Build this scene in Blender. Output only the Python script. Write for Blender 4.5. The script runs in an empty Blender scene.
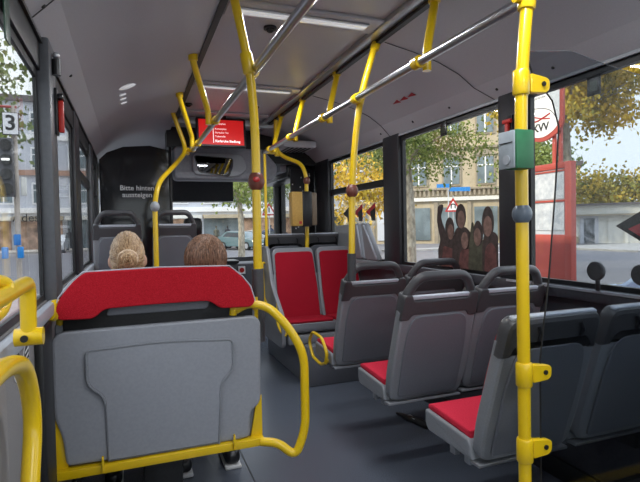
import bpy, bmesh, math, random
from mathutils import Vector, Matrix, Euler
random.seed(7)
S = bpy.context.scene
COL = S.collection
# ---------------------------------------------------------------- camera
cam_d = bpy.data.cameras.new('camera')
cam_d.sensor_fit = 'HORIZONTAL'; cam_d.sensor_width = 36.0
cam_d.lens = 500.0 * 36.0 / 640.0
cam_d.clip_start = 0.05; cam_d.clip_end = 500
cam = bpy.data.objects.new('camera', cam_d); COL.objects.link(cam)
YAW, PITCH, ROLL = math.radians(20.672), math.radians(1.693), 0.020
F = Vector((math.sin(YAW)*math.cos(PITCH), math.cos(YAW)*math.cos(PITCH), -math.sin(PITCH)))
R0 = Vector((math.cos(YAW), -math.sin(YAW), 0)); U0 = R0.cross(F)
UU = U0*math.cos(ROLL) + R0*math.sin(ROLL); RR = R0*math.cos(ROLL) - U0*math.sin(ROLL)
M = Matrix((RR, UU, -F)).transposed().to_4x4(); M.translation = (0, 0, 1.30)
cam.matrix_world = M
S.camera = cam
# ---------------------------------------------------------------- world
S.view_settings.view_transform = 'Standard'; S.view_settings.look = 'None'
S.view_settings.gamma = 1.0; S.view_settings.exposure = 1.25
W = bpy.data.worlds.new('sky'); S.world = W; W.use_nodes = True
nt = W.node_tree; nt.nodes.clear()
wo = nt.nodes.new('ShaderNodeOutputWorld'); bg = nt.nodes.new('ShaderNodeBackground')
tc = nt.nodes.new('ShaderNodeTexCoord'); sp = nt.nodes.new('ShaderNodeSeparateXYZ'); rp = nt.nodes.new('ShaderNodeValToRGB')
rp.color_ramp.elements[0].position = 0.30; rp.color_ramp.elements[0].color = (0.70, 0.74, 0.78, 1)
rp.color_ramp.elements[1].position = 0.65; rp.color_ramp.elements[1].color = (1.0, 1.08, 1.25, 1)
nt.links.new(tc.outputs['Generated'], sp.inputs[0]); nt.links.new(sp.outputs['Z'], rp.inputs[0])
nt.links.new(rp.outputs[0], bg.inputs[0]); nt.links.new(bg.outputs[0], wo.inputs[0])
bg.inputs[1].default_value = 1.0
# ---------------------------------------------------------------- sun, low over the added shade houses on the left
sd = bpy.data.lights.new('sun', 'SUN'); sd.energy = 1.5; sd.angle = math.radians(2.0); sd.color = (1.0, 0.86, 0.62)
so = bpy.data.objects.new('sun', sd); COL.objects.link(so)
so.rotation_euler = Vector((0.83, 0.05, -0.46)).to_track_quat('-Z', 'Y').to_euler()

FILL_W = (4.0, 6.0, 7.0, 10.0)      # fill lights added under the ceiling strips, watts
# ---------------------------------------------------------------- materials
MATS = {}
def mat(name, col, rough=0.5, metal=0.0, var=0.08, scale=30.0, bump=0.0, coat=0.0, col2=None, stretch=(1,1,1), spec=0.5, emit=0.0, detail=3.0):
    if name in MATS: return MATS[name]
    m = bpy.data.materials.new(name); m.use_nodes = True; n = m.node_tree; L = n.links
    b = n.nodes['Principled BSDF']
    b.inputs['Roughness'].default_value = rough; b.inputs['Metallic'].default_value = metal
    b.inputs['Specular IOR Level'].default_value = spec
    b.inputs['Coat Weight'].default_value = coat
    t = n.nodes.new('ShaderNodeTexCoord'); mp = n.nodes.new('ShaderNodeMapping'); mp.inputs['Scale'].default_value = stretch
    nz = n.nodes.new('ShaderNodeTexNoise'); nz.inputs['Scale'].default_value = scale; nz.inputs['Detail'].default_value = detail
    L.new(t.outputs['Object'], mp.inputs[0]); L.new(mp.outputs[0], nz.inputs['Vector'])
    r = n.nodes.new('ShaderNodeValToRGB')
    c2 = col2 if col2 else tuple(min(1, c*(1+var)) for c in col)
    c1 = col if col2 else tuple(c*(1-var) for c in col)
    r.color_ramp.elements[0].position = 0.35; r.color_ramp.elements[1].position = 0.65
    r.color_ramp.elements[0].color = (*c1, 1); r.color_ramp.elements[1].color = (*c2, 1)
    L.new(nz.outputs['Fac'], r.inputs[0]); L.new(r.outputs[0], b.inputs['Base Color'])
    if bump:
        bp = n.nodes.new('ShaderNodeBump'); bp.inputs['Strength'].default_value = bump; bp.inputs['Distance'].default_value = 0.01
        L.new(nz.outputs['Fac'], bp.inputs['Height']); L.new(bp.outputs[0], b.inputs['Normal'])
    if emit:
        L.new(r.outputs[0], b.inputs['Emission Color']); b.inputs['Emission Strength'].default_value = emit
    MATS[name] = m
    return m
def glassmat(name, tint, refl=0.08, rough=0.0):
    m = bpy.data.materials.new(name); m.use_nodes = True; n = m.node_tree; n.nodes.clear(); L = n.links
    o = n.nodes.new('ShaderNodeOutputMaterial'); tr = n.nodes.new('ShaderNodeBsdfTransparent'); g = n.nodes.new('ShaderNodeBsdfGlossy')
    mx = n.nodes.new('ShaderNodeMixShader'); lw = n.nodes.new('ShaderNodeLayerWeight'); lw.inputs['Blend'].default_value = 0.5
    pw = n.nodes.new('ShaderNodeMath'); pw.operation = 'POWER'; pw.inputs[1].default_value = 5.0; L.new(lw.outputs['Facing'], pw.inputs[0])
    fr = n.nodes.new('ShaderNodeMath'); fr.operation = 'MULTIPLY_ADD'; fr.inputs[1].default_value = 0.6; fr.inputs[2].default_value = refl; L.new(pw.outputs[0], fr.inputs[0])
    tr.inputs[0].default_value = (*tint, 1); g.inputs['Roughness'].default_value = rough; g.inputs[0].default_value = (0.9, 0.9, 0.9, 1)
    L.new(fr.outputs[0], mx.inputs[0]); L.new(tr.outputs[0], mx.inputs[1]); L.new(g.outputs[0], mx.inputs[2]); L.new(mx.outputs[0], o.inputs[0])
    MATS[name] = m; return m
ceil_m = mat('ceiling_grey', (0.45, 0.44, 0.465), 0.40, var=0.03, scale=220)
cove_m = mat('cove_grey', (0.49, 0.485, 0.51), 0.45, var=0.03, scale=150)
floor_m = mat('floor_vinyl', (0.105, 0.120, 0.150), 0.27, var=0.45, scale=200, bump=0.08, detail=5)
wall_m = mat('wall_charcoal', (0.055, 0.055, 0.065), 0.5, var=0.12, scale=60)
sidewall_m = mat('side_wall_grey', (0.24, 0.23, 0.23), 0.55, var=0.05, scale=160)
sill_m = mat('sill_grey', (0.36, 0.38, 0.41), 0.4, var=0.04, scale=90)
rubber_m = mat('black_rubber', (0.012, 0.012, 0.013), 0.45, var=0.2, scale=80)
pillar_m = mat('pillar_grey', (0.10, 0.105, 0.115), 0.38, var=0.06, scale=60)
pillar_dark = mat('pillar_black', (0.022, 0.022, 0.026), 0.35, var=0.1, scale=60)
yel_m = mat('yellow_paint', (0.76, 0.50, 0.006), 0.28, var=0.03, scale=14, coat=0.4)
steel_m = mat('brushed_steel', (0.55, 0.55, 0.57), 0.28, metal=1.0, var=0.05, scale=60)
alu_m = mat('aluminium', (0.52, 0.53, 0.55), 0.35, metal=0.9, var=0.05, scale=60)
shell_m = mat('seat_shell_grey', (0.225, 0.235, 0.255), 0.42, var=0.05, scale=180)
panel_m = mat('seat_panel_grey', (0.150, 0.157, 0.180), 0.42, var=0.05, scale=180)
bench_m = mat('bench_panel_grey', (0.28, 0.29, 0.32), 0.42, var=0.04, scale=90)
cap_m = mat('seat_cap_charcoal', (0.060, 0.060, 0.065), 0.42, var=0.08, scale=150)
bar_m = mat('trim_sheen_blue_grey', (0.46, 0.49, 0.55), 0.35, var=0.04, scale=60)  # pale trim; on seat tops it stands for the sky's reflection
red_m = mat('red_upholstery', (0.38, 0.007, 0.014), 0.9, scale=420, bump=0.5, col2=(0.56, 0.018, 0.032), spec=0.15, detail=4)
dred_m = mat('dark_red_upholstery', (0.30, 0.006, 0.016), 0.9, scale=420, bump=0.5, col2=(0.42, 0.012, 0.03), spec=0.15, detail=4)
pink_m = mat('bright_red_cushion', (0.60, 0.02, 0.05), 0.9, scale=420, bump=0.5, col2=(0.72, 0.04, 0.075), spec=0.15, detail=4)
ball_brown = mat('stop_button_brown', (0.16, 0.05, 0.035), 0.35)
ball_grey = mat('stop_button_grey', (0.13, 0.16, 0.20), 0.3)
btn_red = mat('button_red', (0.42, 0.02, 0.02), 0.35)
red_plastic = mat('red_plastic', (0.62, 0.03, 0.02), 0.35)
green_m = mat('box_green', (0.03, 0.16, 0.07), 0.4)
greyface = mat('box_face_grey', (0.33, 0.37, 0.40), 0.45)
white_m = mat('white_paint', (0.82, 0.82, 0.82), 0.5, var=0.02)
black_m = mat('black_plastic', (0.014, 0.014, 0.016), 0.3, var=0.1)
bin_m = mat('validator_gold', (0.50, 0.30, 0.07), 0.45, var=0.08, scale=50)
screen_m = mat('screen_red', (0.60, 0.014, 0.014), 0.3, var=0.05, scale=6, emit=0.26)
scrtext_m = mat('screen_text', (0.9, 0.85, 0.85), 0.3, var=0.0, emit=0.35)
text_m = mat('lettering_white', (0.75, 0.75, 0.75), 0.5, var=0.02)
glass_m = glassmat('window_glass', (0.95, 0.965, 0.96), 0.015)
plexi_m = glassmat('screen_glass', (0.74, 0.765, 0.79), 0.012)
mirror_m = mat('mirror', (0.14, 0.14, 0.15), 0.03, metal=1.0, var=0.0)
darkglass_m = mat('dark_partition', (0.010, 0.010, 0.012), 0.09, var=0.05, scale=5)
asphalt_m = mat('asphalt', (0.185, 0.18, 0.19), 0.85, var=0.12, scale=3.0, bump=0.1, detail=8)
pave_m = mat('paving', (0.42, 0.40, 0.37), 0.85, var=0.1, scale=4)
bark_m = mat('bark', (0.20, 0.17, 0.13), 0.9, col2=(0.42, 0.38, 0.30), scale=9, bump=0.5, stretch=(1,1,0.5))
stone_m = mat('sandstone', (0.47, 0.395, 0.28), 0.85, var=0.08, scale=1.5, detail=6)
stone2_m = mat('sandstone_trim', (0.31, 0.265, 0.20), 0.85, var=0.1, scale=3)
shopwhite = mat('render_white', (0.70, 0.69, 0.64), 0.8, var=0.04, scale=1)
fgrey = mat('facade_grey', (0.55, 0.57, 0.62), 0.8, var=0.04, scale=1)
paneblue = mat('house_pane', (0.16, 0.20, 0.22), 0.15, var=0.3, scale=0.6)
awn_m = mat('shopfront', (0.42, 0.28, 0.20), 0.7, var=0.5, scale=1.4, detail=5)
roof_m = mat('roof_dark', (0.14, 0.12, 0.12), 0.8)
yellow_house = mat('yellow_render', (0.78, 0.55, 0.16), 0.8)
poster_m = mat('poster_paper', (0.62, 0.64, 0.66), 0.5, scale=14, col2=(0.42, 0.45, 0.50), detail=6)
stopred = mat('stop_frame_red', (0.42, 0.07, 0.05), 0.45, var=0.08, scale=4)
signblue = mat('sign_blue', (0.03, 0.22, 0.60), 0.4)
boxblue = mat('box_blue', (0.02, 0.28, 0.75), 0.4)
carblue = mat('car_light_blue', (0.42, 0.55, 0.72), 0.2, coat=1.0, var=0.02)
carteal = mat('car_teal', (0.085, 0.15, 0.17), 0.25, coat=1.0, var=0.02)
carwhite = mat('car_silver', (0.55, 0.57, 0.60), 0.25, coat=1.0, var=0.02)
carglass = mat('car_glass', (0.03, 0.04, 0.05), 0.08, var=0.0)
leaf_g = mat('leaf_green', (0.10, 0.15, 0.035), 0.8, col2=(0.24, 0.28, 0.07), scale=0.9)
leaf_y = mat('leaf_autumn', (0.36, 0.28, 0.03), 0.8, col2=(0.72, 0.45, 0.04), scale=0.8)
leaf_sun = mat('leaf_golden', (0.20, 0.20, 0.035), 0.8, col2=(0.85, 0.56, 0.05), scale=0.7)
leaf_m = mat('leaf_mixed', (0.16, 0.19, 0.04), 0.8, col2=(0.60, 0.42, 0.05), scale=0.55)
skin_m = mat('skin', (0.62, 0.38, 0.28), 0.55, var=0.05)
blonde_m = mat('hair_blonde', (0.24, 0.135, 0.06), 0.42, col2=(0.66, 0.46, 0.27), scale=230, stretch=(1,1,0.12))
brown_m = mat('hair_auburn', (0.085, 0.042, 0.025), 0.42, col2=(0.36, 0.205, 0.13), scale=230, stretch=(1,1,0.10))
cloth_dark = mat('cloth_dark', (0.03, 0.032, 0.04), 0.9, var=0.2, scale=60)
cloth_olive = mat('cloth_olive', (0.10, 0.10, 0.08), 0.9, var=0.2, scale=60)
jeans_m = mat('cloth_jeans', (0.025, 0.035, 0.07), 0.9, var=0.25, scale=80)
sticker_d = mat('film_dark', (0.055, 0.040, 0.036), 0.6, var=0.3, scale=40)
sticker_f = mat('film_face', (0.21, 0.13, 0.105), 0.6, var=0.3, scale=30)
sticker_r = mat('film_red', (0.13, 0.055, 0.05), 0.6, var=0.3, scale=30)
sticker_g = mat('film_green', (0.075, 0.075, 0.05), 0.6, var=0.3, scale=30)
decal_red = mat('decal_red', (0.42, 0.02, 0.03), 0.5)
decal_black = mat('decal_black', (0.012, 0.01, 0.01), 0.5)
galv_m = mat('galvanised', (0.42, 0.43, 0.44), 0.5, metal=0.4)
lens_off = mat('lens_dark', (0.02, 0.02, 0.02), 0.15)
glow_m = mat('added_glow_white', (0.72, 0.73, 0.75), 0.25, var=0.02, coat=0.5, emit=0.2)  # glow added to the ceiling strips and the reflection discs

# ---------------------------------------------------------------- helpers
ORG = {}
def tag(o, label=None, cat=None, group=None, kind=None):
    if label: o['label'] = label
    if cat: o['category'] = cat
    if group: o['group'] = group
    if kind: o['kind'] = kind
    return o
def thing(name, label, cat, loc=(0,0,0), group=None, rotz=0.0):
    o = bpy.data.objects.new(name, None); COL.objects.link(o); o.location = loc; o.rotation_euler = (0, 0, rotz)
    o.empty_display_size = 0.1
    ORG[o] = Vector(loc) if rotz == 0 else Vector((0,0,0))
    return tag(o, label, cat, group)
def fillet(pts, r, n=6):
    pts = [Vector(p) for p in pts]; out = [pts[0]]
    for i in range(1, len(pts)-1):
        a, b, c = pts[i-1], pts[i], pts[i+1]
        d1 = (a-b); d2 = (c-b); rr = min(r, d1.length*0.48, d2.length*0.48)
        p = b+d1.normalized()*rr; q = b+d2.normalized()*rr
        for k in range(n+1):
            t = k/n; out.append(p*(1-t)**2 + b*2*t*(1-t) + q*t*t)
    out.append(pts[-1]); return out
class MB:
    def __init__(s): s.bm = bmesh.new()
    def _merge(s, b2, mtx=None):
        me = bpy.data.meshes.new('tmp'); 
        if mtx is not None: b2.transform(mtx)
        b2.to_mesh(me); b2.free(); s.bm.from_mesh(me); bpy.data.meshes.remove(me)
    def box(s, x0, x1, y0, y1, z0, z1, bev=0.0, mtx=None, seg=2):
        b = bmesh.new(); bmesh.ops.create_cube(b, size=1)
        for v in b.verts: v.co = Vector((x0+(v.co.x+.5)*(x1-x0), y0+(v.co.y+.5)*(y1-y0), z0+(v.co.z+.5)*(z1-z0)))
        if bev > 0: bmesh.ops.bevel(b, geom=list(b.edges), offset=bev, segments=seg, profile=0.5, affect='EDGES')
        s._merge(b, mtx); return s
    def tube(s, pts, r, seg=10, cap=True, flat=1.0, r2=None):
        pts = [Vector(p) for p in pts]; b = bmesh.new(); rings = []
        n = len(pts); up = None
        for i, p in enumerate(pts):
            t = (pts[min(i+1, n-1)] - pts[max(i-1, 0)]).normalized()
            if up is None:
                up = Vector((0,0,1)) if abs(t.z) < 0.9 else Vector((0,1,0))
            u = (up - t*up.dot(t)).normalized(); w = t.cross(u); up = u
            rad = r(i/(n-1)) if callable(r) else (r if r2 is None else r+(r2-r)*i/(n-1))
            rings.append([b.verts.new(p + u*rad*math.cos(a)*flat + w*rad*math.sin(a)) for a in [2*math.pi*k/seg for k in range(seg)]])
        for i in range(n-1):
            for k in range(seg):
                b.faces.new((rings[i][k], rings[i][(k+1)%seg], rings[i+1][(k+1)%seg], rings[i+1][k]))
        if cap:
            b.faces.new(rings[0][::-1]); b.faces.new(rings[-1])
        s._merge(b); return s
    def ell(s, c, rx, ry, rz, seg=16, mtx=None):
        b = bmesh.new(); bmesh.ops.create_uvsphere(b, u_segments=seg, v_segments=max(6, seg//2), radius=1)
        b.transform(Matrix.Diagonal((rx, ry, rz, 1)))
        if mtx is not None: b.transform(mtx)
        b.transform(Matrix.Translation(c)); s._merge(b); return s
    def poly(s, pts2, depth, mp, bev=0.0, holes=None):
        """outline pts2 (u,v) extruded by depth along w, mapped by 4x4 mp from (u,v,w)"""
        b = bmesh.new(); q = []
        for p in pts2:
            if not q or (Vector(p)-Vector(q[-1])).length > 6e-4: q.append(p)
        if (Vector(q[0])-Vector(q[-1])).length < 6e-4: q.pop()
        vs = [b.verts.new((u, v, 0)) for u, v in q]; f = b.faces.new(vs)
        r = bmesh.ops.extrude_face_region(b, geom=[f]); 
        for v in r['geom']:
            if isinstance(v, bmesh.types.BMVert): v.co.z += depth
        bmesh.ops.recalc_face_normals(b, faces=list(b.faces))
        if bev > 0:
            es = [e for e in b.edges if abs(e.verts[0].co.z - e.verts[1].co.z) < 1e-7]
            bmesh.ops.bevel(b, geom=es, offset=bev, segments=2, profile=0.5, affect='EDGES')
        s._merge(b, mp); return s
    def build(s, name, m, parent=None, smooth=True, off=None):
        b = s.bm
        bmesh.ops.recalc_face_normals(b, faces=list(b.faces))
        o_ = None
        if parent is not None: o_ = ORG.get(parent, Vector((0,0,0)))
        elif off is not None: o_ = Vector(off)
        if o_ is not None and o_.length > 0: b.transform(Matrix.Translation(-o_))
        if smooth:
            for f in b.faces: f.smooth = len(f.verts) <= 6
            for e in b.edges:
                if len(e.link_faces) == 2 and e.calc_face_angle(0) > math.radians(38): e.smooth = False
        me = bpy.data.meshes.new(name); b.to_mesh(me); b.free(); me.materials.append(m)
        o = bpy.data.objects.new(name, me); COL.objects.link(o)
        if parent is not None:
            o.parent = parent; ORG[o] = o_
        elif off is not None: o.location = off; ORG[o] = o_
        else: ORG[o] = Vector((0,0,0))
        return o
def struct(name, mb, m, **k):
    o = mb.build(name, m, **k)
    if o.parent is None: o['kind'] = 'structure'
    return o
def kids(o): return [c for c in bpy.data.objects if c.parent == o]
def copy_tree(o, parent=None):
    c = o.copy(); COL.objects.link(c)
    if parent is not None: c.parent = parent
    for ch in kids(o): copy_tree(ch, c)
    return c
def rrect(x0, x1, y0, y1, r, n=5):
    out = []
    for cx, cy, a0 in ((x1-r, y0+r, -90), (x1-r, y1-r, 0), (x0+r, y1-r, 90), (x0+r, y0+r, 180)):
        for k in range(n+1):
            a = math.radians(a0+90*k/n); out.append((cx+r*math.cos(a), cy+r*math.sin(a)))
    return out
def round2(pts, r, n=5):
    """round the corners of a closed 2D outline"""
    out = []; N = len(pts)
    for i in range(N):
        a, b, c = (Vector(pts[i-1]), Vector(pts[i]), Vector(pts[(i+1)%N]))
        rr = r[i] if isinstance(r, (list, tuple)) else r
        d1, d2 = a-b, c-b; rr = min(rr, d1.length*.49, d2.length*.49)
        if rr < 1e-5: out.append(tuple(b)); continue
        p = b+d1.normalized()*rr; q = b+d2.normalized()*rr
        for k in range(n+1):
            t = k/n; v = p*(1-t)**2+b*2*t*(1-t)+q*t*t; out.append((v.x, v.y))
    return out
def frame(o, u, v, w):
    m = Matrix((Vector(u), Vector(v), Vector(w))).transposed().to_4x4(); m.translation = Vector(o); return m
def text_obj(name, body, size, m, mp, parent=None, depth=0.0008, align='CENTER', bold=0.0):
    c = bpy.data.curves.new('tmp_text', 'FONT'); c.body = body; c.size = size; c.align_x = align; c.align_y = 'CENTER'; c.extrude = depth; c.offset = bold
    c.resolution_u = 3
    t = bpy.data.objects.new('tmp_text', c); COL.objects.link(t)
    dg = bpy.context.evaluated_depsgraph_get(); me = bpy.data.meshes.new_from_object(t.evaluated_get(dg))
    bpy.data.objects.remove(t); bpy.data.curves.remove(c)
    me.transform(mp)
    if parent is not None and ORG.get(parent) is not None: me.transform(Matrix.Translation(-ORG[parent]))
    me.materials.clear(); me.materials.append(m); me.name = name
    o = bpy.data.objects.new(name, me); COL.objects.link(o)
    if parent is not None: o.parent = parent
    return o

XL, XR = -0.30, 2.00         # inner faces of the side walls
YB, YF = -2.2, 6.95          # rear and front end
# ================================================================ BUS BODY
struct('floor', MB().box(XL-.05, XR+.05, YB, YF, -.06, 0), floor_m)
# seam lines in the floor
struct('trim_1', MB().box(0.553, 0.559, -1, 5.3, 0.0, 0.0015), rubber_m)
# side walls
struct('wall_right', MB().box(XR, XR+.06, YB, 5.32, -.06, 0.985), wall_m)
struct('wall_left', MB().box(XL-.06, XL, YB, YF, -.06, 1.045), sidewall_m)
struct('wall_back', MB().box(XL-.06, XR+.06, YB-.06, YB, -.06, 1.0), wall_m)
struct('window_1', MB().box(XL, XR, YB-.04, YB-.03, 1.0, 2.05), glass_m)
struct('wall_front', MB().box(XL-.06, XR+.06, YF, YF+.06, -.06, 0.89), wall_m)
# window head rails and the ceiling coves
struct('trim_2', MB().box(XR, XR+.06, YB, YF, 2.0, 2.13).box(XL-.06, XL, YB, YF, 2.0, 2.13), rubber_m)
def cove(sx):
    c = 0.85
    def X(x): return x if sx > 0 else 2*c - x
    return X
for sx, nm, k in ((1, 'right', 3), (-1, 'left', 5)):
    X = cove(sx)
    lo = MB(); xs = sorted((X(2.0), X(1.915)))
    a, b, c2, d = (X(2.0), 2.005), (X(1.905), 2.095), (X(1.905), 2.135), (X(2.03), 2.06)
    lo.poly([a, b, c2, d], YF-YB, frame((0, YF, 0), (1,0,0), (0,0,1), (0,-1,0)))
    struct('ceiling_edge_'+nm, lo, cove_m, smooth=False)
    up = MB()
    arc = [(X(1.905), 2.095), (X(1.80), 2.165), (X(1.66), 2.222), (X(1.50), 2.262), (X(1.30), 2.300)]
    up.poly(arc + [(X(1.30), 2.36), (X(1.95), 2.2)], YF-YB, frame((0, YF, 0), (1,0,0), (0,0,1), (0,-1,0)))
    struct('ceiling_cove_'+nm, up, cove_m)
    # silver lip over the windows
    x = X(1.997); struct('trim_%d' % k, MB().box(min(x, X(1.985)), max(x, X(1.985)), YB, 5.3, 1.994, 2.008), sill_m if sx > 0 else rubber_m)
    # black groove and steel channel beside the centre panel
    x0, x1 = sorted((X(1.305), X(1.275))); struct('trim_%d' % (k+1), MB().box(x0, x1, YB, 4.75, 2.288, 2.33), rubber_m)
struct('ceiling', MB().box(0.33, 1.37, YB, YF, 2.33, 2.39), ceil_m)
struct('trim_7', MB().box(1.215, 1.275, YB, 4.75, 2.303, 2.33, .006).box(0.425, 0.44, YB, 4.75, 2.318, 2.33), alu_m)
# outer roof skin, closes the body
struct('roof', MB().box(XL-.08, XR+.08, YB-.08, YF+.08, 2.40, 2.46), white_m)
struct('trim_8', MB().box(XL-.08, XL-.02, YB, YF, 2.12, 2.40).box(XR+.02, XR+.08, YB, YF, 2.12, 2.40).box(XL-.06, XR+.06, YF, YF+.06, 2.05, 2.40).box(XL-.06, XR+.06, YB-.06, YB, 2.05, 2.40), white_m)
# panel joints of the coves
def joint_line(pts, nm): return struct(nm, MB().tube(pts, 0.0022, 5), rubber_m)
joint_line([(1.32, 2.44, 2.292), (1.5, 2.44, 2.258), (1.66, 2.44, 2.218), (1.80, 2.44, 2.161), (1.905, 2.44, 2.091), (1.985, 2.36, 2.01)], 'trim_9')
joint_line([(1.32, 1.12, 2.292), (1.5, 1.12, 2.258), (1.66, 1.12, 2.218), (1.80, 1.12, 2.161), (1.905, 1.12, 2.091), (1.985, 1.05, 2.01)], 'trim_10')
joint_line([(0.38, 1.9, 2.292), (0.2, 1.9, 2.258), (0.04, 1.9, 2.218), (-.10, 1.9, 2.161), (-.205, 1.9, 2.091), (-.285, 1.9, 2.01)], 'trim_11')
joint_line([(1.32, 3.6, 2.292), (1.5, 3.6, 2.258), (1.66, 3.6, 2.218), (1.80, 3.6, 2.161), (1.905, 3.6, 2.091), (1.985, 3.6, 2.01)], 'trim_12')
sc = MB()
for y in (0.7, 1.15, 1.9, 2.3, 2.75, 3.2, 3.7): sc.ell((1.952, y, 2.052), .009, .009, .009, 8)
for y in (1.15, 1.9, 2.7): sc.ell((-.252, y, 2.052), .009, .009, .009, 8)
struct('trim_13', sc, rubber_m)

# window posts
def post(n, x0, x1, y0, y1, m=pillar_m, z0=0.98, z1=2.02, bev=.008):
    return struct('trim_%d' % n, MB().box(x0, x1, y0, y1, z0, z1, bev), m)
post(14, XR-.02, XR+.05, 2.13, 2.33, pillar_dark)
post(15, XR-.02, XR+.05, 3.47, 3.73, pillar_dark)
post(16, XR-.02, XR+.05, 4.97, 5.36, pillar_dark)
post(17, XR-.02, XR+.05, 0.25, 0.42, pillar_dark)
post(18, XL-.02, XL+.035, 2.10, 2.26, pillar_m)
post(19, XL-.02, XL+.012, 3.22, 3.50, pillar_dark)
post(20, XL-.02, XL+.015, 4.40, 4.66, pillar_m)
post(21, XL-.02, XL+.012, 5.25, 5.42, pillar_dark)
post(22, XL-.02, XL+.02, 0.55, 0.72, pillar_m)
# windows: frame gasket > pane
WN = [2]
def window(side, y0, y1, z0=0.985, z1=2.0, transom=None):
    x = XR+.022 if side > 0 else XL-.014
    e = 1.0 if side > 0 else .45
    n = WN[0]; WN[0] += 1
    f = MB(); t = .022
    g = .014*e
    f.box(x-g, x+g, y0, y1, z0, z0+t).box(x-g, x+g, y0, y1, z1-t*1.6, z1).box(x-g, x+g, y0, y0+t, z0+t, z1-t*1.6).box(x-g, x+g, y1-t, y1, z0+t, z1-t*1.6)
    if transom: f.box(x-.026*e, x+(.018 if side > 0 else .022), y0+t, y1-t, transom-.03, transom+.03, .005)
    o = struct('window_%d' % n, f, rubber_m)
    if transom:
        MB().box(x-.003, x+.003, y0+t, y1-t, z0+t, transom-.03).build('pane', glass_m, o)
        MB().box(x-.003, x+.003, y0+t, y1-t, transom+.03, z1-t*1.6).build('pane', glass_m, o)
    else: MB().box(x-.003, x+.003, y0+t, y1-t, z0+t, z1-t*1.6).build('pane', glass_m, o)
    return o
window(1, 0.42, 2.13); window(1, 2.33, 3.47); window(1, 3.73, 4.97, transom=1.655); window(1, -2.1, 0.25)
window(-1, 0.72, 2.10, 1.045, 1.90); window(-1, 2.26, 3.22, 1.045, 1.90); window(-1, 3.50, 4.40, 1.045, 1.92, transom=1.66); window(-1, 4.66, 5.25, 1.045, 1.92, transom=1.66)
window(-1, 5.42, 6.9, 1.045, 1.92); window(-1, -2.1, 0.55, 1.045, 1.90)
struct('trim_32', MB().box(XL-.02, XL+.004, YB, YF, 1.895, 2.02, .003), rubber_m)
# sills
struct('trim_23', MB().box(XL, XL+.032, YB, 5.2, 0.995, 1.045, .012), sill_m)
struct('trim_24', MB().box(XR-.035, XR, YB, 4.95, 0.925, 0.985, .01), wall_m)
struct('trim_25', MB().box(XR-.041, XR-.033, YB, 2.25, 0.972, 0.984), sill_m)
# lower wall relief
struct('baseboard_right', MB().box(XR-.02, XR, YB, 3.7, 0.0, 0.10, .004), rubber_m)
struct('baseboard_left', MB().box(XL, XL+.02, YB, 3.6, 0.0, 0.10, .004), rubber_m)

# transverse ceiling ribs with gloss diffusers; their glow and fill lights are added
for n, (y, w, e1) in enumerate(((2.33, .17, 1), (3.60, .10, 1), (4.50, .10, 0))):
    struct('trim_%d' % (26+n), MB().box(0.44, 1.22, y-w/2, y+w/2, 2.312, 2.331, .008), ceil_m)
for n, (y, w) in enumerate(((2.31, .045), (3.60, .035), (0.9, .055), (-.8, .055))):
    r = thing('ceiling_fill_lamp', 'long clear ceiling strip with added fill light, ' + ('near the top of the thick yellow pole', 'the smaller one farther forward', 'unseen added one over the camera', 'unseen added one, rearmost')[n], 'lamp', (0.83, y, 2.312), group='ceiling strips with added fill light')
    ld = bpy.data.lights.new('fill_light', 'AREA'); ld.shape = 'RECTANGLE'; ld.size = .64; ld.size_y = w; ld.energy = FILL_W[n]; ld.color = (.93, .96, 1.0)  # fill light added to brighten the cabin
    lo_ = bpy.data.objects.new('fill_light', ld); COL.objects.link(lo_); lo_.location = (0, 0, -.025); lo_.parent = r
    MB().box(0.48, 1.15, y-w/2-.006, y+w/2+.006, 2.300, 2.3115, .004).build('housing', alu_m, r)
    MB().box(0.49, 1.14, y-w/2, y+w/2, 2.293, 2.2995, .003).build('diffuser', glow_m, r)

# raised floor boxes over the front wheels
struct('floor_podium_right', MB().box(1.30, XR, 3.78, 5.05, 0.0, 0.33, .012), panel_m)
struct('floor_podium_left', MB().box(XL, 0.50, 3.62, 5.0, 0.0, 0.33, .012), panel_m)

# ================================================================ FRONT END
struct('window_12', MB().box(XL+.08, XR-.05, YF-.06, YF-.045, 0.90, 2.0), glass_m)
struct('trim_29', MB().box(XL, XL+.10, YF-.1, YF-.03, .93, 2.06).box(XR-.09, XR, YF-.1, YF-.03, .93, 2.06).box(XL, XR, YF-.1, YF-.03, 2.0, 2.1), rubber_m)
t = thing('dashboard', 'dark grey dashboard shelf under the front windscreen', 'dashboard', (1.0, 6.6, 0))
MB().box(0.36, XR-.02, 6.45, YF-.1, 0.002, 0.84, .04).build('body', wall_m, t)
MB().box(0.45, 1.3, 6.40, 6.7, 0.841, 0.885, .02).build('instrument_hood', black_m, t)
t = thing('roller_blind', 'dark grey roller blind pulled down at top of windscreen', 'blind', (0.85, 6.72, 2.0))
MB().box(0.38, 1.30, 6.715, 6.722, 1.66, 1.97).build('cloth', mat('blind_cloth', (0.03, 0.032, 0.036), .7), t)
MB().tube([(0.38, 6.72, 1.985), (1.30, 6.72, 1.985)], .018, 10).build('roller', black_m, t)
MB().box(.36, .40, 6.70, 6.86, 1.97, 2.01).box(1.28, 1.32, 6.70, 6.86, 1.97, 2.01).build('holder', black_m, t)
MB().box(0.38, 1.30, 6.71, 6.727, 1.645, 1.66, .003).build('bottom_bar', alu_m, t)
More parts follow.
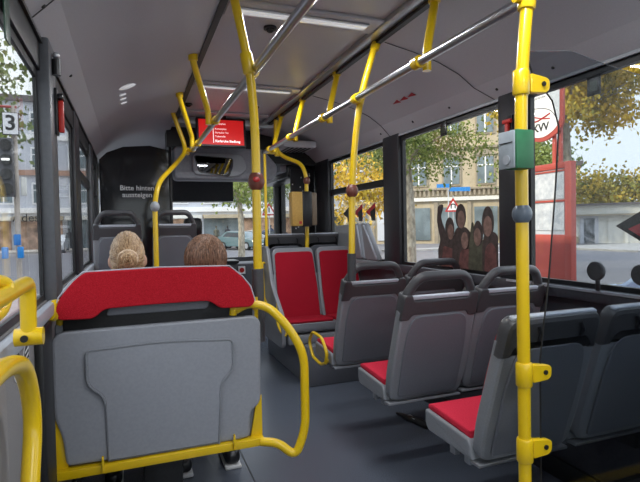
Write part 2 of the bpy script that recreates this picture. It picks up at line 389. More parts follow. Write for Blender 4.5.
# driver partition with lettering
t = thing('driver_partition', 'black glossy driver partition lettered in white', 'partition', (0.02, 5.3, 0))
MB().poly([(XL+.03, 0), (0.38, 0), (0.38, 2.10), (0.20, 2.14), (-.05, 2.12), (-.20, 2.06), (XL+.03, 1.99)], .04, frame((0, 5.34, 0), (1,0,0), (0,0,1), (0,-1,0)), .004).build('panel', darkglass_m, t)
fm = frame((0.135, 5.2985, 1.70), (1,0,0), (0,0,1), (0,-1,0))
text_obj('lettering', 'Bitte hinten\naussteigen', .068, text_m, frame((0.070, 5.2983, 1.68), (1,0,0), (0,0,1), (0,-1,0)), t, bold=.001)
MB().box(0.38, 0.405, 5.29, 5.35, 0, 2.14, .006).build('edge_post', rubber_m, t)
MB().box(0.36, 0.40, 5.36, 6.4, 0, 1.15, .01).build('cab_door', wall_m, t)
# driver's seat behind the partition
t = thing('driver_seat', 'black high-backed driver seat in the cab', 'seat', (0.55, 5.75, 0))
MB().box(0.47, 0.82, 5.62, 5.72, 0.55, 1.20, .05).build('backrest', black_m, t)
MB().box(0.54, 0.74, 5.62, 5.70, 1.21, 1.42, .045).build('headrest', black_m, t)
MB().box(0.46, 0.84, 5.72, 6.15, 0.45, 0.58, .04).build('cushion', black_m, t)
MB().box(0.52, 0.78, 5.78, 6.05, 0.0, 0.449, .03).build('pedestal', black_m, t)
# front bulkhead with interior mirror
t = thing('front_bulkhead', 'pale grey moulded bulkhead over the cab, mirror in its middle', 'bulkhead', (0.9, 5.2, 1.8))
out = round2([(0.42, 1.80), (1.46, 1.80), (1.50, 1.95), (1.34, 2.13), (0.42, 2.13)], .05)
MB().poly(out, .25, frame((0, 5.45, 0), (1,0,0), (0,0,1), (0,-1,0)), .02).build('panel', mat('bulkhead_grey', (.27, .28, .31), .5), t)
out = round2([(0.60, 1.845), (1.06, 1.825), (1.16, 1.92), (1.10, 2.065), (0.60, 2.06)], .06)
MB().poly(out, .035, frame((0, 5.199, 0), (1,0,0), (0,0,1), (0,-1,0)), .012).build('mirror_housing', sill_m, t)
out = round2([(0.665, 1.875), (0.955, 1.835), (0.995, 1.93), (1.0, 2.01), (0.62, 2.03)], .03)
mo = MB().poly(out, .006, frame((0, 5.163, 0), (1,0,0), (0,0,1), (0,-1,0)), .001).build('mirror_glass', mirror_m, t)
MB().poly(round2([(0.655, 1.865), (0.965, 1.825), (1.005, 1.93), (1.01, 2.02), (0.61, 2.04)], .03), .003, frame((0, 5.1635, 0), (1,0,0), (0,0,1), (0,-1,0)), .0).build('mirror_rim', black_m, t)
# dark recess between the ceiling and the bulkhead
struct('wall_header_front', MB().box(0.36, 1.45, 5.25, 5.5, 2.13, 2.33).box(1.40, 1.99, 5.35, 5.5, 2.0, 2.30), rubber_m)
struct('ceiling_front_edge', MB().box(0.38, 1.32, 4.72, 4.80, 2.262, 2.33, .01), alu_m)
# front door: two glazed leaves
struct('door_1', MB().box(XR-.01, XR+.05, 5.36, 5.44, 0, 2.0).box(XR-.01, XR+.05, 6.78, 6.95, 0, 2.0).box(XR-.01, XR+.05, 5.44, 6.78, 1.9, 2.0).box(XR, XR+.04, 6.07, 6.13, 0, 1.9).box(XR, XR+.04, 5.44, 6.78, 0, .12), rubber_m)
struct('window_13', MB().box(XR+.015, XR+.022, 5.44, 6.07, .12, 1.9).box(XR+.015, XR+.022, 6.13, 6.78, .12, 1.9), glass_m)
t = thing('door_header_box', 'black door drive box above the front door', 'door gear', (1.85, 5.9, 1.9))
MB().box(1.70, 1.985, 5.52, 6.85, 1.87, 2.06, .02).build('cover', black_m, t)
MB().box(1.62, 1.70, 5.55, 6.2, 1.93, 2.06, .01).build('vent_frame', sill_m, t)
t = thing('ventilation_grille', 'grey slotted vent panel over the front door corner', 'vent', (1.5, 5.1, 2.1))
MB().box(1.44, 1.80, 4.80, 5.20, 2.10, 2.17, .02).build('housing', cove_m, t)
sl = MB()
for k in range(6): sl.box(1.50+k*.045, 1.52+k*.045, 4.84, 5.16, 2.094, 2.0995)
sl.build('slots', rubber_m, t)
t = thing('door_side_panel', 'black dotted panel standing beside the front door', 'panel', (1.75, 5.4, 0))
MB().box(1.70, 1.98, 5.40, 5.43, 0.0, 1.95, .005).build('board', black_m, t)
dm = MB()
random.seed(3)
for k in range(34): 
    dm.box(*(lambda x, z: (x, x+.012, 5.395, 5.3995, z, z+.015))(random.uniform(1.71, 1.95), random.uniform(1.1, 1.9)))
dm.build('dots', text_m, t)

# ================================================================ RAILS AND POLES
PR = 0.019
def clampmb(mb, p, d, r=.027, L=.055):
    p = Vector(p); d = Vector(d).normalized()
    mb.tube([p-d*L/2, p-d*L*.42, p+d*L*.42, p+d*L/2], lambda t: r*(0.88 if t < .1 or t > .9 else 1), 12); return mb
def bossmb(mb, a, b, r=.016): mb.tube([a, b], r, 10); return mb
for nm, x, lab in (('left', .52, 'long steel grab rail overhead on the left of the aisle'), ('right', 1.15, 'long steel grab rail overhead on the right of the aisle')):
    t = thing('grab_rail', lab, 'rail', (x, 2.0, 1.98), group='steel rails under the ceiling')
    y0 = YB+.2 if nm == 'left' else 1.20
    MB().tube([(x, y0, 1.98), (x, 4.42, 1.98)], PR*.95, 14).build('bar', steel_m, t)
    MB().tube([(x, 4.42, 1.98), (x, 4.445, 1.98)], PR*1.15, 12).build('end_cap', yel_m if nm == 'left' else black_m, t)
# ceiling hangers
def hanger(x_c, x_r, y_top, y_bot, label, open_end=False, over=.0):
    t = thing('rail_hanger', label, 'hanger', (x_r, y_bot, 1.98), group='yellow hangers of the ceiling rails')
    top = Vector((x_c, y_top, 2.325 if x_c > 1 else 2.305)); bot = Vector((x_r + (0.0), y_bot, 1.98))
    side = .045 if x_r > .8 else -.045
    b2 = bot + Vector((side, 0, -.01))
    MB().tube(fillet([top, top+Vector((0, 0, -.05)), b2+Vector((0, 0, .06)), b2+Vector((0,0,-.02))], .05), PR, 12).build('tube', yel_m, t)
    m = MB(); clampmb(m, top+Vector((0,0,-.02)), (0,0,1), .027, .05); m.build('ceiling_foot', yel_m, t)
    m = MB(); bossmb(m, b2, bot); clampmb(m, bot, (0,1,0), .027, .05); m.build('clamp', yel_m, t)
    return t
hanger(.36, .52, 2.95, 3.20, 'yellow hanger of the left rail just left of the thick yellow pole')
hanger(.36, .52, 3.80, 4.10, 'yellow hanger of the left rail, middle one by the red screen')
for (yt, yb, lab) in ((1.92, 1.84, 'yellow hanger of the right rail nearest the camera, its lower end open'), (3.05, 2.95, 'yellow hanger of the right rail next beyond the seat pole'), (3.75, 3.65, 'yellow hanger of the right rail, second beyond the seat pole'), (4.35, 4.25, 'yellow hanger of the right rail, the farthest, by the red screen')):
    hanger(1.29, 1.15, yt, yb, lab)
# bench pole
def ball(mb, c, rx=.036, rz=.045): return mb.ell(c, rx, rx, rz, 18)
t = thing('grab_pole', 'thick yellow pole at the aisle end of the near bench', 'pole', (.505, 2.16, 0))
pts = fillet([(.513, 2.14, .95), (.515, 2.13, 1.72), (.495, 2.12, 1.98), (.425, 2.11, 2.30)], .25, 10)
MB().tube(pts, PR, 14).build('tube', yel_m, t)
m = MB(); clampmb(m, (.487, 2.12, 2.0), (-.18, 0, 1), .028, .09); bossmb(m, (.49, 2.12, 1.985), (.52, 2.17, 1.98)); clampmb(m, (.52, 2.18, 1.98), (0,1,0), .027, .055); m.build('clamp', yel_m, t)
MB().tube([(.513, 2.14, .80), (.513, 2.14, 1.12)], .026, 14).build('socket', cap_m, t)
b_ = ball(MB(), (.515, 2.133, 1.50)).build('stop_button', ball_brown, t)
MB().ell((.507, 2.098, 1.505), .016, .006, .012, 12).build('push_pad', btn_red, b_)
# glass screen pole
t = thing('grab_pole', 'yellow pole carrying the glass screen, nearest on the right', 'pole', (1.132, 1.22, 0))
MB().tube(fillet([(1.132, 1.22, 0.0), (1.124, 1.22, 1.70), (1.15, 1.22, 1.96), (1.19, 1.22, 2.27)], .2, 8), PR, 16).build('tube', yel_m, t)
m = MB(); clampmb(m, (1.152, 1.22, 1.985), (.1,0,1), .028, .075); bossmb(m, (1.15,1.22,1.98), (1.105,1.22,1.98)); m.build('rail_clamp', yel_m, t)
for z in (1.725, .828, .590):
    m = MB(); clampmb(m, (1.132-.006*z/1.7, 1.22, z), (0,0,1), .0255, .075)
    m.poly(round2([(0, -.03), (.062, -.026), (.075, -.014), (.075, .014), (.062, .022), (0, .03)], .008), .022, frame((1.155, 1.231, z), (1,0,0), (0,0,1), (0,-1,0)), .003)
    c_ = m.build('glass_clamp', yel_m, t)
    MB().tube([(1.203, 1.2085, z), (1.203, 1.204, z)], .0075, 12).build('bolt', black_m, c_)
b_ = ball(MB(), (1.126, 1.22, 1.325), .030, .034).build('stop_button', ball_grey, t)
# box on the pole
t = thing('ticket_box', 'small green box with grey front clamped on the yellow pole', 'box', (1.10, 1.22, 1.45))
MB().box(1.040, 1.104, 1.145, 1.197, 1.455, 1.568, .004).build('case', green_m, t)
MB().box(1.034, 1.0395, 1.150, 1.215, 1.457, 1.566, .002).build('front_plate', greyface, t)
MB().tube([(1.0335, 1.180, 1.482), (1.0315, 1.180, 1.482)], .014, 16).build('dial', sill_m, t)
MB().box(1.0325, 1.0335, 1.155, 1.21, 1.530, 1.533).build('slot', black_m, t)
MB().box(1.06, 1.115, 1.1975, 1.2, 1.48, 1.54).build('pole_bracket', green_m, t)
# glass screen
t = thing('glass_screen', 'tinted glass screen held by the near yellow pole', 'screen', (1.5, 1.22, 0.4))
out = [(1.200, .42), (1.970, .42), (1.970, 1.985), (1.90, 2.0), (1.80, 1.985), (1.62, 1.93), (1.47, 1.83), (1.32, 1.845), (1.19, 1.83)]
out = [(1.199, .40), (1.965, .40), (1.965, 1.80), (1.62, 1.795), (1.476, 1.815), (1.33, 1.842), (1.150, 1.822), (1.175, 1.76), (1.255, 1.68), (1.281, 1.60), (1.267, 1.416), (1.237, 1.125), (1.199, .865)]
MB().poly(out, .006, frame((0, 1.226, 0), (1,0,0), (0,0,1), (0,-1,0))).build('pane', plexi_m, t, smooth=False)
edge = out[6:] + [out[0]]
MB().tube([(x-.0025, 1.2235, z) for x, z in edge], .0028, 5).build('glass_edge', rubber_m, t)
MB().tube([(x, 1.2235, z+.002) for x, z in out[2:7]], .0012, 5).build('top_edge', pillar_m, t)
MB().box(1.966, 1.998, 1.205, 1.24, .40, 1.80, .003).build('wall_channel', rubber_m, t)
# seat pole
t = thing('grab_pole', 'yellow pole rising from the middle single seat back', 'pole', (1.13, 2.5, 1.0))
MB().tube(fillet([(1.118, 2.48, 1.10), (1.128, 2.48, 1.50), (1.145, 2.48, 1.72), (1.185, 2.48, 1.99), (1.285, 2.48, 2.30)], .25, 8), PR*.95, 14).build('tube', yel_m, t)
MB().tube([(1.120, 2.49, 1.0), (1.118, 2.48, 1.15)], .024, 14).build('socket', cap_m, t)
m = MB(); clampmb(m, (1.184, 2.48, 1.985), (.25, 0, 1), .026, .06); clampmb(m, (1.15, 2.46, 1.98), (0,1,0), .026, .05); clampmb(m, (1.283, 2.48, 2.28), (.3, 0, 1), .026, .04); m.build('clamp', yel_m, t)
b_ = ball(MB(), (1.127, 2.48, 1.488), .034, .040).build('stop_button', ball_brown, t)
# curved pole on the left front
t = thing('grab_pole', 'curved yellow pole between the two raised seats', 'pole', (.17, 3.93, .33))
MB().tube(fillet([(.170, 3.93, .34), (.172, 3.93, 1.62), (.38, 4.36, 1.86), (.475, 4.5, 1.98), (.36, 4.47, 2.305)], .20, 8), PR, 14).build('tube', yel_m, t)
m = MB(); clampmb(m, (.47, 4.5, 1.975), (0,0,1), .027, .06); bossmb(m, (.47, 4.5, 1.975), (.515, 4.44, 1.98)); m.build('clamp', yel_m, t)
ball(MB(), (.172, 3.925, 1.47), .034, .040).build('stop_button', sill_m, t)
# validator pole
t = thing('grab_pole', 'bent yellow pole carrying the ticket validator', 'pole', (1.59, 4.55, .33))
MB().tube(fillet([(1.575, 4.55, .34), (1.59, 4.55, 1.78), (1.545, 4.55, 1.90), (1.285, 4.55, 1.99), (1.285, 4.5, 2.30)], .12, 8), PR, 14).build('tube', yel_m, t)
m = MB(); clampmb(m, (1.305, 4.55, 1.99), (0,0,1), .026, .05); bossmb(m, (1.30, 4.55, 1.99), (1.165, 4.44, 1.98), .012); m.build('clamp', yel_m, t)
ball(MB(), (1.592, 4.55, 1.74), .034, .042).build('stop_button', ball_brown, t)
t = thing('ticket_validator', 'gold and black ticket validator on the bent yellow pole', 'validator', (1.53, 4.5, 1.29))
MB().box(1.40, 1.505, 4.42, 4.53, 1.305, 1.625, .01).build('front_cover', bin_m, t)
MB().box(1.505, 1.60, 4.43, 4.53, 1.30, 1.63, .01).build('case', black_m, t)
MB().box(1.60, 1.655, 4.44, 4.53, 1.31, 1.62, .012).build('back_cover', mat('validator_brown', (.16, .12, .08), .5), t)
MB().box(1.465, 1.49, 4.415, 4.4195, 1.325, 1.35).build('badge', btn_red, t)
# thin pole
t = thing('grab_pole', 'thin yellow pole at the far end of the right rail', 'pole', (1.15, 4.42, .9))
MB().tube([(1.15, 4.42, .88), (1.15, 4.42, 1.965)], .013, 12).build('tube', yel_m, t)
MB().tube(fillet([(1.15, 4.42, .96), (1.10, 4.40, .99), (1.10, 4.36, .66), (1.13, 4.36, .60)], .05), .010, 10).build('grip', yel_m, t)
# left wall rails near the camera
t = thing('wall_handrail', 'yellow handrail standing on the left wall, upper', 'handrail', (-.22, 1.26, 1.05))
MB().tube(fillet([(-.20, .60, 1.193), (-.215, .95, 1.186), (-.218, 1.265, 1.188), (-.219, 1.262, 1.06)], .03), .0165, 14).build('tube', yel_m, t)
MB().tube(fillet([(-.24, .60, 1.13), (-.213, 1.0, 1.165), (-.215, 1.08, 1.205), (-.235, 1.02, 1.218), (-.24, .8, 1.215)], .03), .012, 12).build('branch_tube', yel_m, t)
m = MB(); m.tube([(-.246, 1.262, 1.068), (-.19, 1.262, 1.068)], .020, 12); o = m.build('foot', yel_m, t)
MB().tube([(-.224, 1.240, 1.068), (-.224, 1.236, 1.068)], .008, 10).build('bolt', black_m, o)
t = thing('wall_handrail', 'bent yellow handrail at the lower left, nearest the camera', 'handrail', (-.2, 1.1, .7))
MB().tube(fillet([(-.20, .60, 1.085), (-.20, .93, 1.085), (-.20, 1.10, 1.045), (-.20, 1.175, .92), (-.20, 1.05, .70), (-.24, 1.02, .62)], .12, 8), .0175, 16).build('tube', yel_m, t)
struct('trim_30', MB().box(-.30, -.255, .2, 1.22, 0.55, .985, .01), sidewall_m)
struct('trim_31', MB().box(-.30, -.272, 1.80, 1.99, .1, .985, .008), rubber_m)

# ================================================================ SEATS
RX = math.atan2(.19, .635)
def seat(kind, label, group, loc, rot=0.0, brackets=True, cush=pink_m):
    """local frame: seat looks along +Y, origin on the floor under the lower back edge"""
    t = thing('bus_seat', label, 'seat', (0,0,0), group)
    d = Vector((0, -.19, .635)).normalized(); w = Vector((0, d.z, -d.y))   # w points forward
    mp = frame((0, 0, .455), (1,0,0), d, w)
    H1 = .46
    wd = .215
    body = round2([(-wd+.015, -.008), (wd-.015, -.008), (wd, .12), (wd-.008, H1), (-wd+.008, H1), (-wd, .12)], [.05, .05, .1, .0, .0, .1])
    MB().poly(body, .055, mp, .014).build('backrest', shell_m, t)
    pan = round2([(-.165, .02), (.165, .02), (.170, .30), (.150, .445), (-.150, .445), (-.170, .30)], [.02, .02, .1, .06, .06, .1])
    MB().poly(pan, .010, frame(Vector((0,0,.455))-w*.009, (1,0,0), d, w), .005).build('back_panel', panel_m, t)
    if kind == 'handle':
        capo = round2([(-wd+.008, H1-.035), (-.160, H1-.035), (-.145, H1-.01), (.145, H1-.01), (.160, H1-.035), (wd-.008, H1-.035), (wd-.014, .548), (.158, .548), (.148, .520), (-.148, .520), (-.158, .548), (-wd+.014, .548)], [0, .01, .03, .03, .01, 0, .02, .01, .01, .01, .01, .02])
        MB().poly(capo, .062, frame(Vector((0,0,.455))-w*.004, (1,0,0), d, w), .006).build('cap', cap_m, t)
        pts = fillet([(-.178, .52, .027), (-.172, .55, .027), (-.125, .630, .022), (.125, .630, .022), (.172, .55, .027), (.178, .52, .027)], .055, 6)
        MB().tube([mp @ Vector(p) for p in pts], .022, 12, flat=1.0).build('handle', cap_m, t)
        MB().poly([(-.155, .524), (.155, .524), (.155, .540), (-.155, .540)], .020, frame(Vector((0,0,.455))+w*.002, (1,0,0), d, w), .003).build('sky_sheen_strip', bar_m, t)  # sky reflection on the cap's top edge, put into a paler strip
        fz = .50
    elif kind == 'low':
        capo = round2([(-wd+.006, H1-.05), (-.165, H1-.05), (-.15, H1-.01), (.15, H1-.01), (.165, H1-.05), (wd-.006, H1-.05), (wd-.01, .553), (-wd+.01, .553)], [0, .01, .03, .03, .01, 0, .05, .05])
        MB().poly(capo, .058, frame(Vector((0,0,.455))-w*.006, (1,0,0), d, w), .018).build('cap', cap_m, t)
        MB().poly(rrect(-.185, .185, .540, .557, .008), .022, frame(Vector((0,0,.455))+w*.008, (1,0,0), d, w), .005).build('top_strip', bar_m, t)
        for sx in (-.085, .10):
            MB().tube([mp @ Vector((sx, .525, -.008)), mp @ Vector((sx+.012, .50, -.016)), mp @ Vector((sx+.014, .475, -.010))], .006, 8).build('hook', black_m, t)
        fz = .52
    elif kind == 'padded':
        MB().poly(round2([(-wd+.012, H1-.01), (wd-.012, H1-.01), (wd-.02, .70), (-wd+.02, .70)], [0, 0, .06, .06]), .055, mp, .012).build('upper_shell', shell_m, t)
        fz = .685
    fab = round2([(-.185, .05), (.185, .05), (.19, .3), (.178, fz-.03), (-.178, fz-.03), (-.19, .3)], [.02, .02, .1, .04, .04, .1])
    MB().poly(fab, .022, frame(Vector((0,0,.455))+w*.0555, (1,0,0), d, w), .009).build('back_cushion', dred_m if kind == 'padded' else red_m, t)
    # seat pan and cushion
    MB().box(-.205, .205, .0, .05, .432, .444, .003).build('rail', alu_m if kind == 'low' else shell_m, t)
    fr = .34
    side = round2([(.035, .445), (fr-.02, .452), (fr, .475), (fr, .535), (.06, .518), (.045, .50)], [.01, .02, .015, .01, .01, .01])
    MB().poly(side, .42, frame((-.21, 0, 0), (0,1,0), (0,0,1), (1,0,0)), .008).build('seat_shell', shell_m, t)
    cs = round2([(.06, .512), (fr-.006, .534), (fr-.002, .552), (.30, .562), (.06, .545)], .006)
    MB().poly(cs, .395, frame((-.1975, 0, 0), (0,1,0), (0,0,1), (1,0,0)), .008).build('seat_cushion', cush, t)
    if brackets:
        for sy in (.06, .15): MB().box(-.20, -.175, sy, sy+.035, .415, .4515, .005).build('bracket', shell_m, t)
    t.location = loc; t.rotation_euler = (0, 0, rot)
    return t
XA, XW = 1.335, 1.772
GA = 'cantilevered seats on the right'
sB = seat('handle', 'handled grey aisle seat with bright red cushion, the middle of three rows', GA, (XA, 2.105, 0))
def seat_copy(src, label, loc, rot=0.0, group=None):
    c = copy_tree(src); c['label'] = label; c.location = loc; c.rotation_euler = (0, 0, rot)
    if group: c['group'] = group
    return c
sA = seat_copy(sB, 'grey aisle seat with the yellow pole in its back', (XA, 2.775, 0))
seat_copy(sB, 'grey window seat behind the aisle seat that carries the pole', (XW, 2.80, 0))
seat_copy(sB, 'handled grey window seat of the middle row, partly behind the near yellow pole', (XW, 2.13, 0))
sC = seat('low', 'nearest grey aisle seat, straight top without handle, by the glass screen', 'cantilevered seats without handles', (XA-.005, 1.435, 0))
seat_copy(sC, 'grey window seat without handle at the right edge', (XW+.01, 1.435, 0))
for y, n in ((1.55, 'nearest'), (2.22, 'middle'), (2.89, 'farthest')):
    t = thing('seat_beam', 'dark steel beam holding up the %s pair of right-hand seats' % n, 'beam', (1.6, y, .40), group='beams under the right-hand seats')
    MB().box(1.33, 1.97, y-.025, y+.025, .398, .448, .006).build('beam', rubber_m, t)
    MB().box(1.97, 1.999, y-.06, y+.06, .33, .47, .004).build('wall_plate', rubber_m, t)
# yellow loop handle on seat A
t = thing('loop_handle', 'small yellow loop grip at the front edge of the pole seat', 'handle', (1.10, 3.0, .5))
pts = fillet([(1.10, 2.86, .455), (1.10, 2.83, .52), (1.10, 2.92, .60), (1.10, 3.09, .605), (1.10, 3.16, .53), (1.10, 3.09, .44), (1.10, 2.94, .425), (1.10, 2.86, .455)], .035, 5)
MB().tube(pts, .0105, 10).build('ring', yel_m, t)
MB().tube([(1.10, 2.88, .445), (1.135, 2.88, .47)], .010, 8).build('mount', yel_m, t)
# loop on the red seat's side
t = thing('loop_handle', 'small yellow curled grip on the side of the dark red seat', 'handle', (1.13, 4.1, .5))
MB().tube(fillet([(1.135, 4.05, .66), (1.11, 3.98, .50), (1.125, 3.93, .44), (1.16, 3.90, .40), (1.17, 3.93, .50)], .04, 5), .0105, 10).build('grip', yel_m, t)

# dark red seats facing the rear, on the podium
GR = 'dark red seats facing backwards'
sR = seat('padded', 'dark red padded seat facing back, the one on the aisle side', GR, (1.375, 4.21, -.03), math.pi, brackets=False, cush=dred_m)
seat_copy(sR, 'dark red padded seat facing back, the one on the window side', (1.80, 4.21, -.03), math.pi)
t = thing('seat_plinth', 'grey plinth under the two dark red seats', 'plinth', (1.6, 3.9, .33))
MB().box(1.175, 1.985, 3.87, 4.30, .335, .408, .008).build('body', shell_m, t)
MB().poly(round2([(3.90, .30), (4.62, .30), (4.55, 1.13), (4.36, 1.13), (4.22, .80), (3.90, .56)], .06), .035, frame((1.125, 0, 0), (0,1,0), (0,0,1), (1,0,0)), .01).build('side_panel', shell_m, t)
# seats back to back with them
sF = seat('low', 'grey seat facing forward behind the dark red pair, aisle side', 'forward seats on the wheel box', (1.375, 4.70, .24), 0, brackets=False)
t = thing('seat_plinth', 'grey plinth under the forward seats behind the dark red pair', 'plinth', (1.6, 4.8, .33))
MB().box(1.18, 1.985, 4.68, 5.02, .335, .688, .008).build('body', shell_m, t)
seat_copy(sF, 'grey seat facing forward behind the dark red pair, window side', (1.775, 4.70, .24))
t = thing('wall_side_bolster', 'grey twin-lobed bolster against the front side window', 'bolster', (1.93, 4.1, 1.0))
for pl in ([(4.0, 1.0), (4.66, 1.0), (4.62, 1.30), (4.09, 1.32)], [(3.71, 1.0), (3.95, 1.0), (4.04, 1.32), (3.95, 1.32)]):
    o = MB().poly(round2(pl, .025), .05, frame((1.91, 0, 0), (0,1,0), (0,0,1), (1,0,0)), .010).build('lobe', shell_m, t)
    MB().tube([(1.902, pl[0][0]+.006, 1.02), (1.902, pl[3][0]+.004, 1.30)], .008, 8).build('edge_strip', bar_m, o)
MB().box(1.91, 1.962, 3.75, 4.65, .93, .99, .01).build('base', shell_m, t)

# left side: row two and the raised row
GL = 'forward seats on the left'
seat_copy(sB, 'grey seat back half hidden behind the bun of blonde hair', (-.075, 2.97, 0), 0, GL)
seat_copy(sB, 'grey seat back half hidden behind the auburn head', (.335, 2.97, 0), 0, GL)
seat_copy(sB, 'grey raised seat back with handle, left of the curved pole', (-.095, 4.22, .365), 0, 'raised seats on the left').scale = (.84, 1, 1)
seat_copy(sB, 'grey raised seat back with handle, right of the curved pole', (.325, 4.22, .365), 0, 'raised seats on the left').scale = (.80, 1, 1)
for y, z, n in ((3.05, 0, 'low'), (4.32, .335, 'raised')):
    t = thing('seat_stand', 'dark steel stand under the %s pair of left-hand seats' % n, 'stand', (.1, y, z), group='stands under the left-hand seats')
    MB().box(-.28, .50, y-.025, y+.025, .398+z, .448+z, .006).build('beam', rubber_m, t)
    MB().box(.06, .14, y-.03, y+.03, .002+z, .397+z, .006).build('leg', rubber_m, t)

# ================================================================ NEAR BENCH
t = thing('bench_seat', 'near double bench seen from behind, grey back board in yellow frame, red head cushion', 'bench', (.1, 2.1, 0))
ORIG = ORG[t]
FM = frame((0, 2.10, 0), (1,0,0), (0,0,1), (0,-1,0))           # u=x, v=z, w towards the camera
board = round2([(-.252, .417), (.40, .408), (.447, .415), (.452, .52), (.497, .552), (.505, .90), (.478, .928), (-.256, .926), (-.287, .90), (-.287, .60), (-.262, .53)], [.02, .01, .02, .06, .05, .03, .03, .02, .03, .04, .05])
MB().poly(board, .03, FM, .010).build('back_board', bench_m, t)
rec = round2([(-.108, .414), (.315, .412), (.330, .668), (.381, .710), (.381, .838), (.1, .858), (-.172, .848), (-.172, .712), (-.113, .672)], [.005, .005, .05, .05, .02, .1, .02, .05, .05])
MB().poly(rec, .010, frame((0, 2.0695, 0), (1,0,0), (0,0,1), (0,-1,0)), .007).build('raised_field', bench_m, t)
MB().tube([(u_, 2.0595, v_) for u_, v_ in rec[8:]], .0045, 6).build('moulded_edge', shell_m, t)
head = round2([(-.272, .992), (-.255, .976), (-.140, .972), (-.102, 1.006), (.097, 1.011), (.289, 1.009), (.330, .975), (.455, .972), (.474, .992), (.455, 1.055), (.425, 1.095), (.372, 1.143), (.10, 1.150), (-.170, 1.146), (-.215, 1.105), (-.252, 1.055)], [.012, .012, .02, .02, .1, .02, .02, .015, .02, .05, .05, .02, .1, .03, .05, .05])
MB().poly(head, .055, frame((0, 2.085, 0), (1,0,0), (0,0,1), (0,-1,0)), .005).build('head_cushion', red_m, t)
MB().tube([(p[0], 2.045, p[1]) for p in [(-.276, .995), (-.256, 1.058), (-.219, 1.108), (-.172, 1.148), (.10, 1.153), (.373, 1.146), (.428, 1.098), (.459, 1.057), (.477, .995)]], .0028, 6).build('piping', bar_m, t)
MB().box(-.25, .475, 2.088, 2.138, .90, 1.03, .008).build('backing', rubber_m, t)
MB().box(-.28, .49, 2.101, 2.135, .40, .95, .01).build('inner_shell', shell_m, t)
MB().poly(round2([(-.10, .972), (.285, .972), (.30, 1.02), (-.08, 1.02)], .015), .014, frame((0, 2.0875, 0), (1,0,0), (0,0,1), (0,-1,0)), .004).build('gap_cover', panel_m, t)
# cushions facing forward
for x0, x1 in ((-.27, .095), (.11, .475)):
    MB().box(x0, x1, 2.14, 2.175, .55, 1.05, .015).build('back_cushion', red_m, t)
    MB().box(x0, x1, 2.18, 2.50, .44, .495, .02).build('seat_cushion', red_m, t)
MB().box(-.28, .49, 2.14, 2.50, .38, .438, .01).build('seat_base', shell_m, t)
MB().box(.02, .18, 2.2, 2.4, .0, .379, .01).build('pedestal', rubber_m, t)
# yellow frame
MB().box(-.29, .505, 2.05, 2.10, .375, .408, .004).build('bottom_bar', yel_m, t)
for x in (-.262, .488):
    o = MB().tube(fillet([(x, 2.112, .40), (x, 2.112, .56), (x, 2.118, .62), (x+(.002), 2.118, 1.0)], .05), .016, 12).build('upright', yel_m, t)
for pts_ in ([(-.292, .40), (-.245, .40), (-.258, .52), (-.290, .60)], [(.452, .40), (.505, .40), (.505, .58), (.48, .55)]):
    MB().poly(pts_, .014, frame((0, 2.098, 0), (1,0,0), (0,0,1), (0,-1,0)), .004).build('gusset', yel_m, t)
for x in (-.125, .375):
    MB().box(x-.004, x+.004, 2.035, 2.053, .385, .445, .002).build('bracket', yel_m, t)
loop = fillet([(.40, 2.085, .955), (.45, 2.07, .982), (.532, 2.05, .966), (.605, 2.02, .885), (.672, 2.0, .765), (.672, 2.0, .44), (.625, 2.0, .325), (.56, 2.03, .385), (.49, 2.06, .39)], .07, 6)
MB().tube(loop, .0185, 14).build('side_loop', yel_m, t)
MB().tube(fillet([(.39, 2.085, .935), (.395, 2.085, .985), (.45, 2.085, .985)], .02), .016, 12).build('loop_end', yel_m, t)
MB().tube(fillet([(-.280, 2.03, 1.005), (-.275, 2.05, 1.035), (-.25, 2.09, 1.03), (-.20, 2.10, 1.0)], .03), .017, 12).build('wall_arm', yel_m, t)
MB().tube([(-.278, 2.02, 1.00), (-.272, 2.04, .99)], .018, 12).build('wall_foot', yel_m, t)

# ================================================================ SMALL FITTINGS
t = thing('display_screen', 'red passenger display screen listing stops under the ceiling', 'screen', (.79, 4.6, 2.05), rotz=0)
sm = frame((.795, 4.585, 2.17), (1, 0, 0), Vector((0, .12, 1)).normalized(), Vector((0, -1, .12)).normalized())
def on(u, v, w=0): return sm @ Vector((u, v, w))
MB().poly(rrect(-.225, .225, -.135, .135, .012), .05, frame(on(0,0,-.05), sm.col[0][:3], sm.col[1][:3], sm.col[2][:3]), .006).build('case', black_m, t)
MB().poly(rrect(-.203, .203, -.115, .115, .002), .002, sm).build('panel', screen_m, t)
MB().box(-.05+.795, .05+.795, 4.61, 4.66, 2.28, 2.33).build('mount', black_m, t)
for i, (s_, dy, u0) in enumerate((('Europaplatz', .078, -.06), ('Kronenplatz', .03, -.06), ('Durlacher Tor', -.005, -.06), ('Tullastra\u00dfe', -.04, -.06))):
    text_obj('stop_line', s_, .021, scrtext_m, frame(on(u0, dy, .0028), sm.col[0][:3], sm.col[1][:3], sm.col[2][:3]), t, align='LEFT')
text_obj('destination_line', 'Karlsruhe Siedlung', .030, scrtext_m, frame(on(-.06, -.083, .0028), sm.col[0][:3], sm.col[1][:3], sm.col[2][:3]), t, align='LEFT', bold=.0012)
MB().poly([(-.078, -.1), (-.072, -.1), (-.072, .05), (-.078, .05)], .0015, frame(on(0,0,.002), sm.col[0][:3], sm.col[1][:3], sm.col[2][:3])).build('route_line', scrtext_m, t)
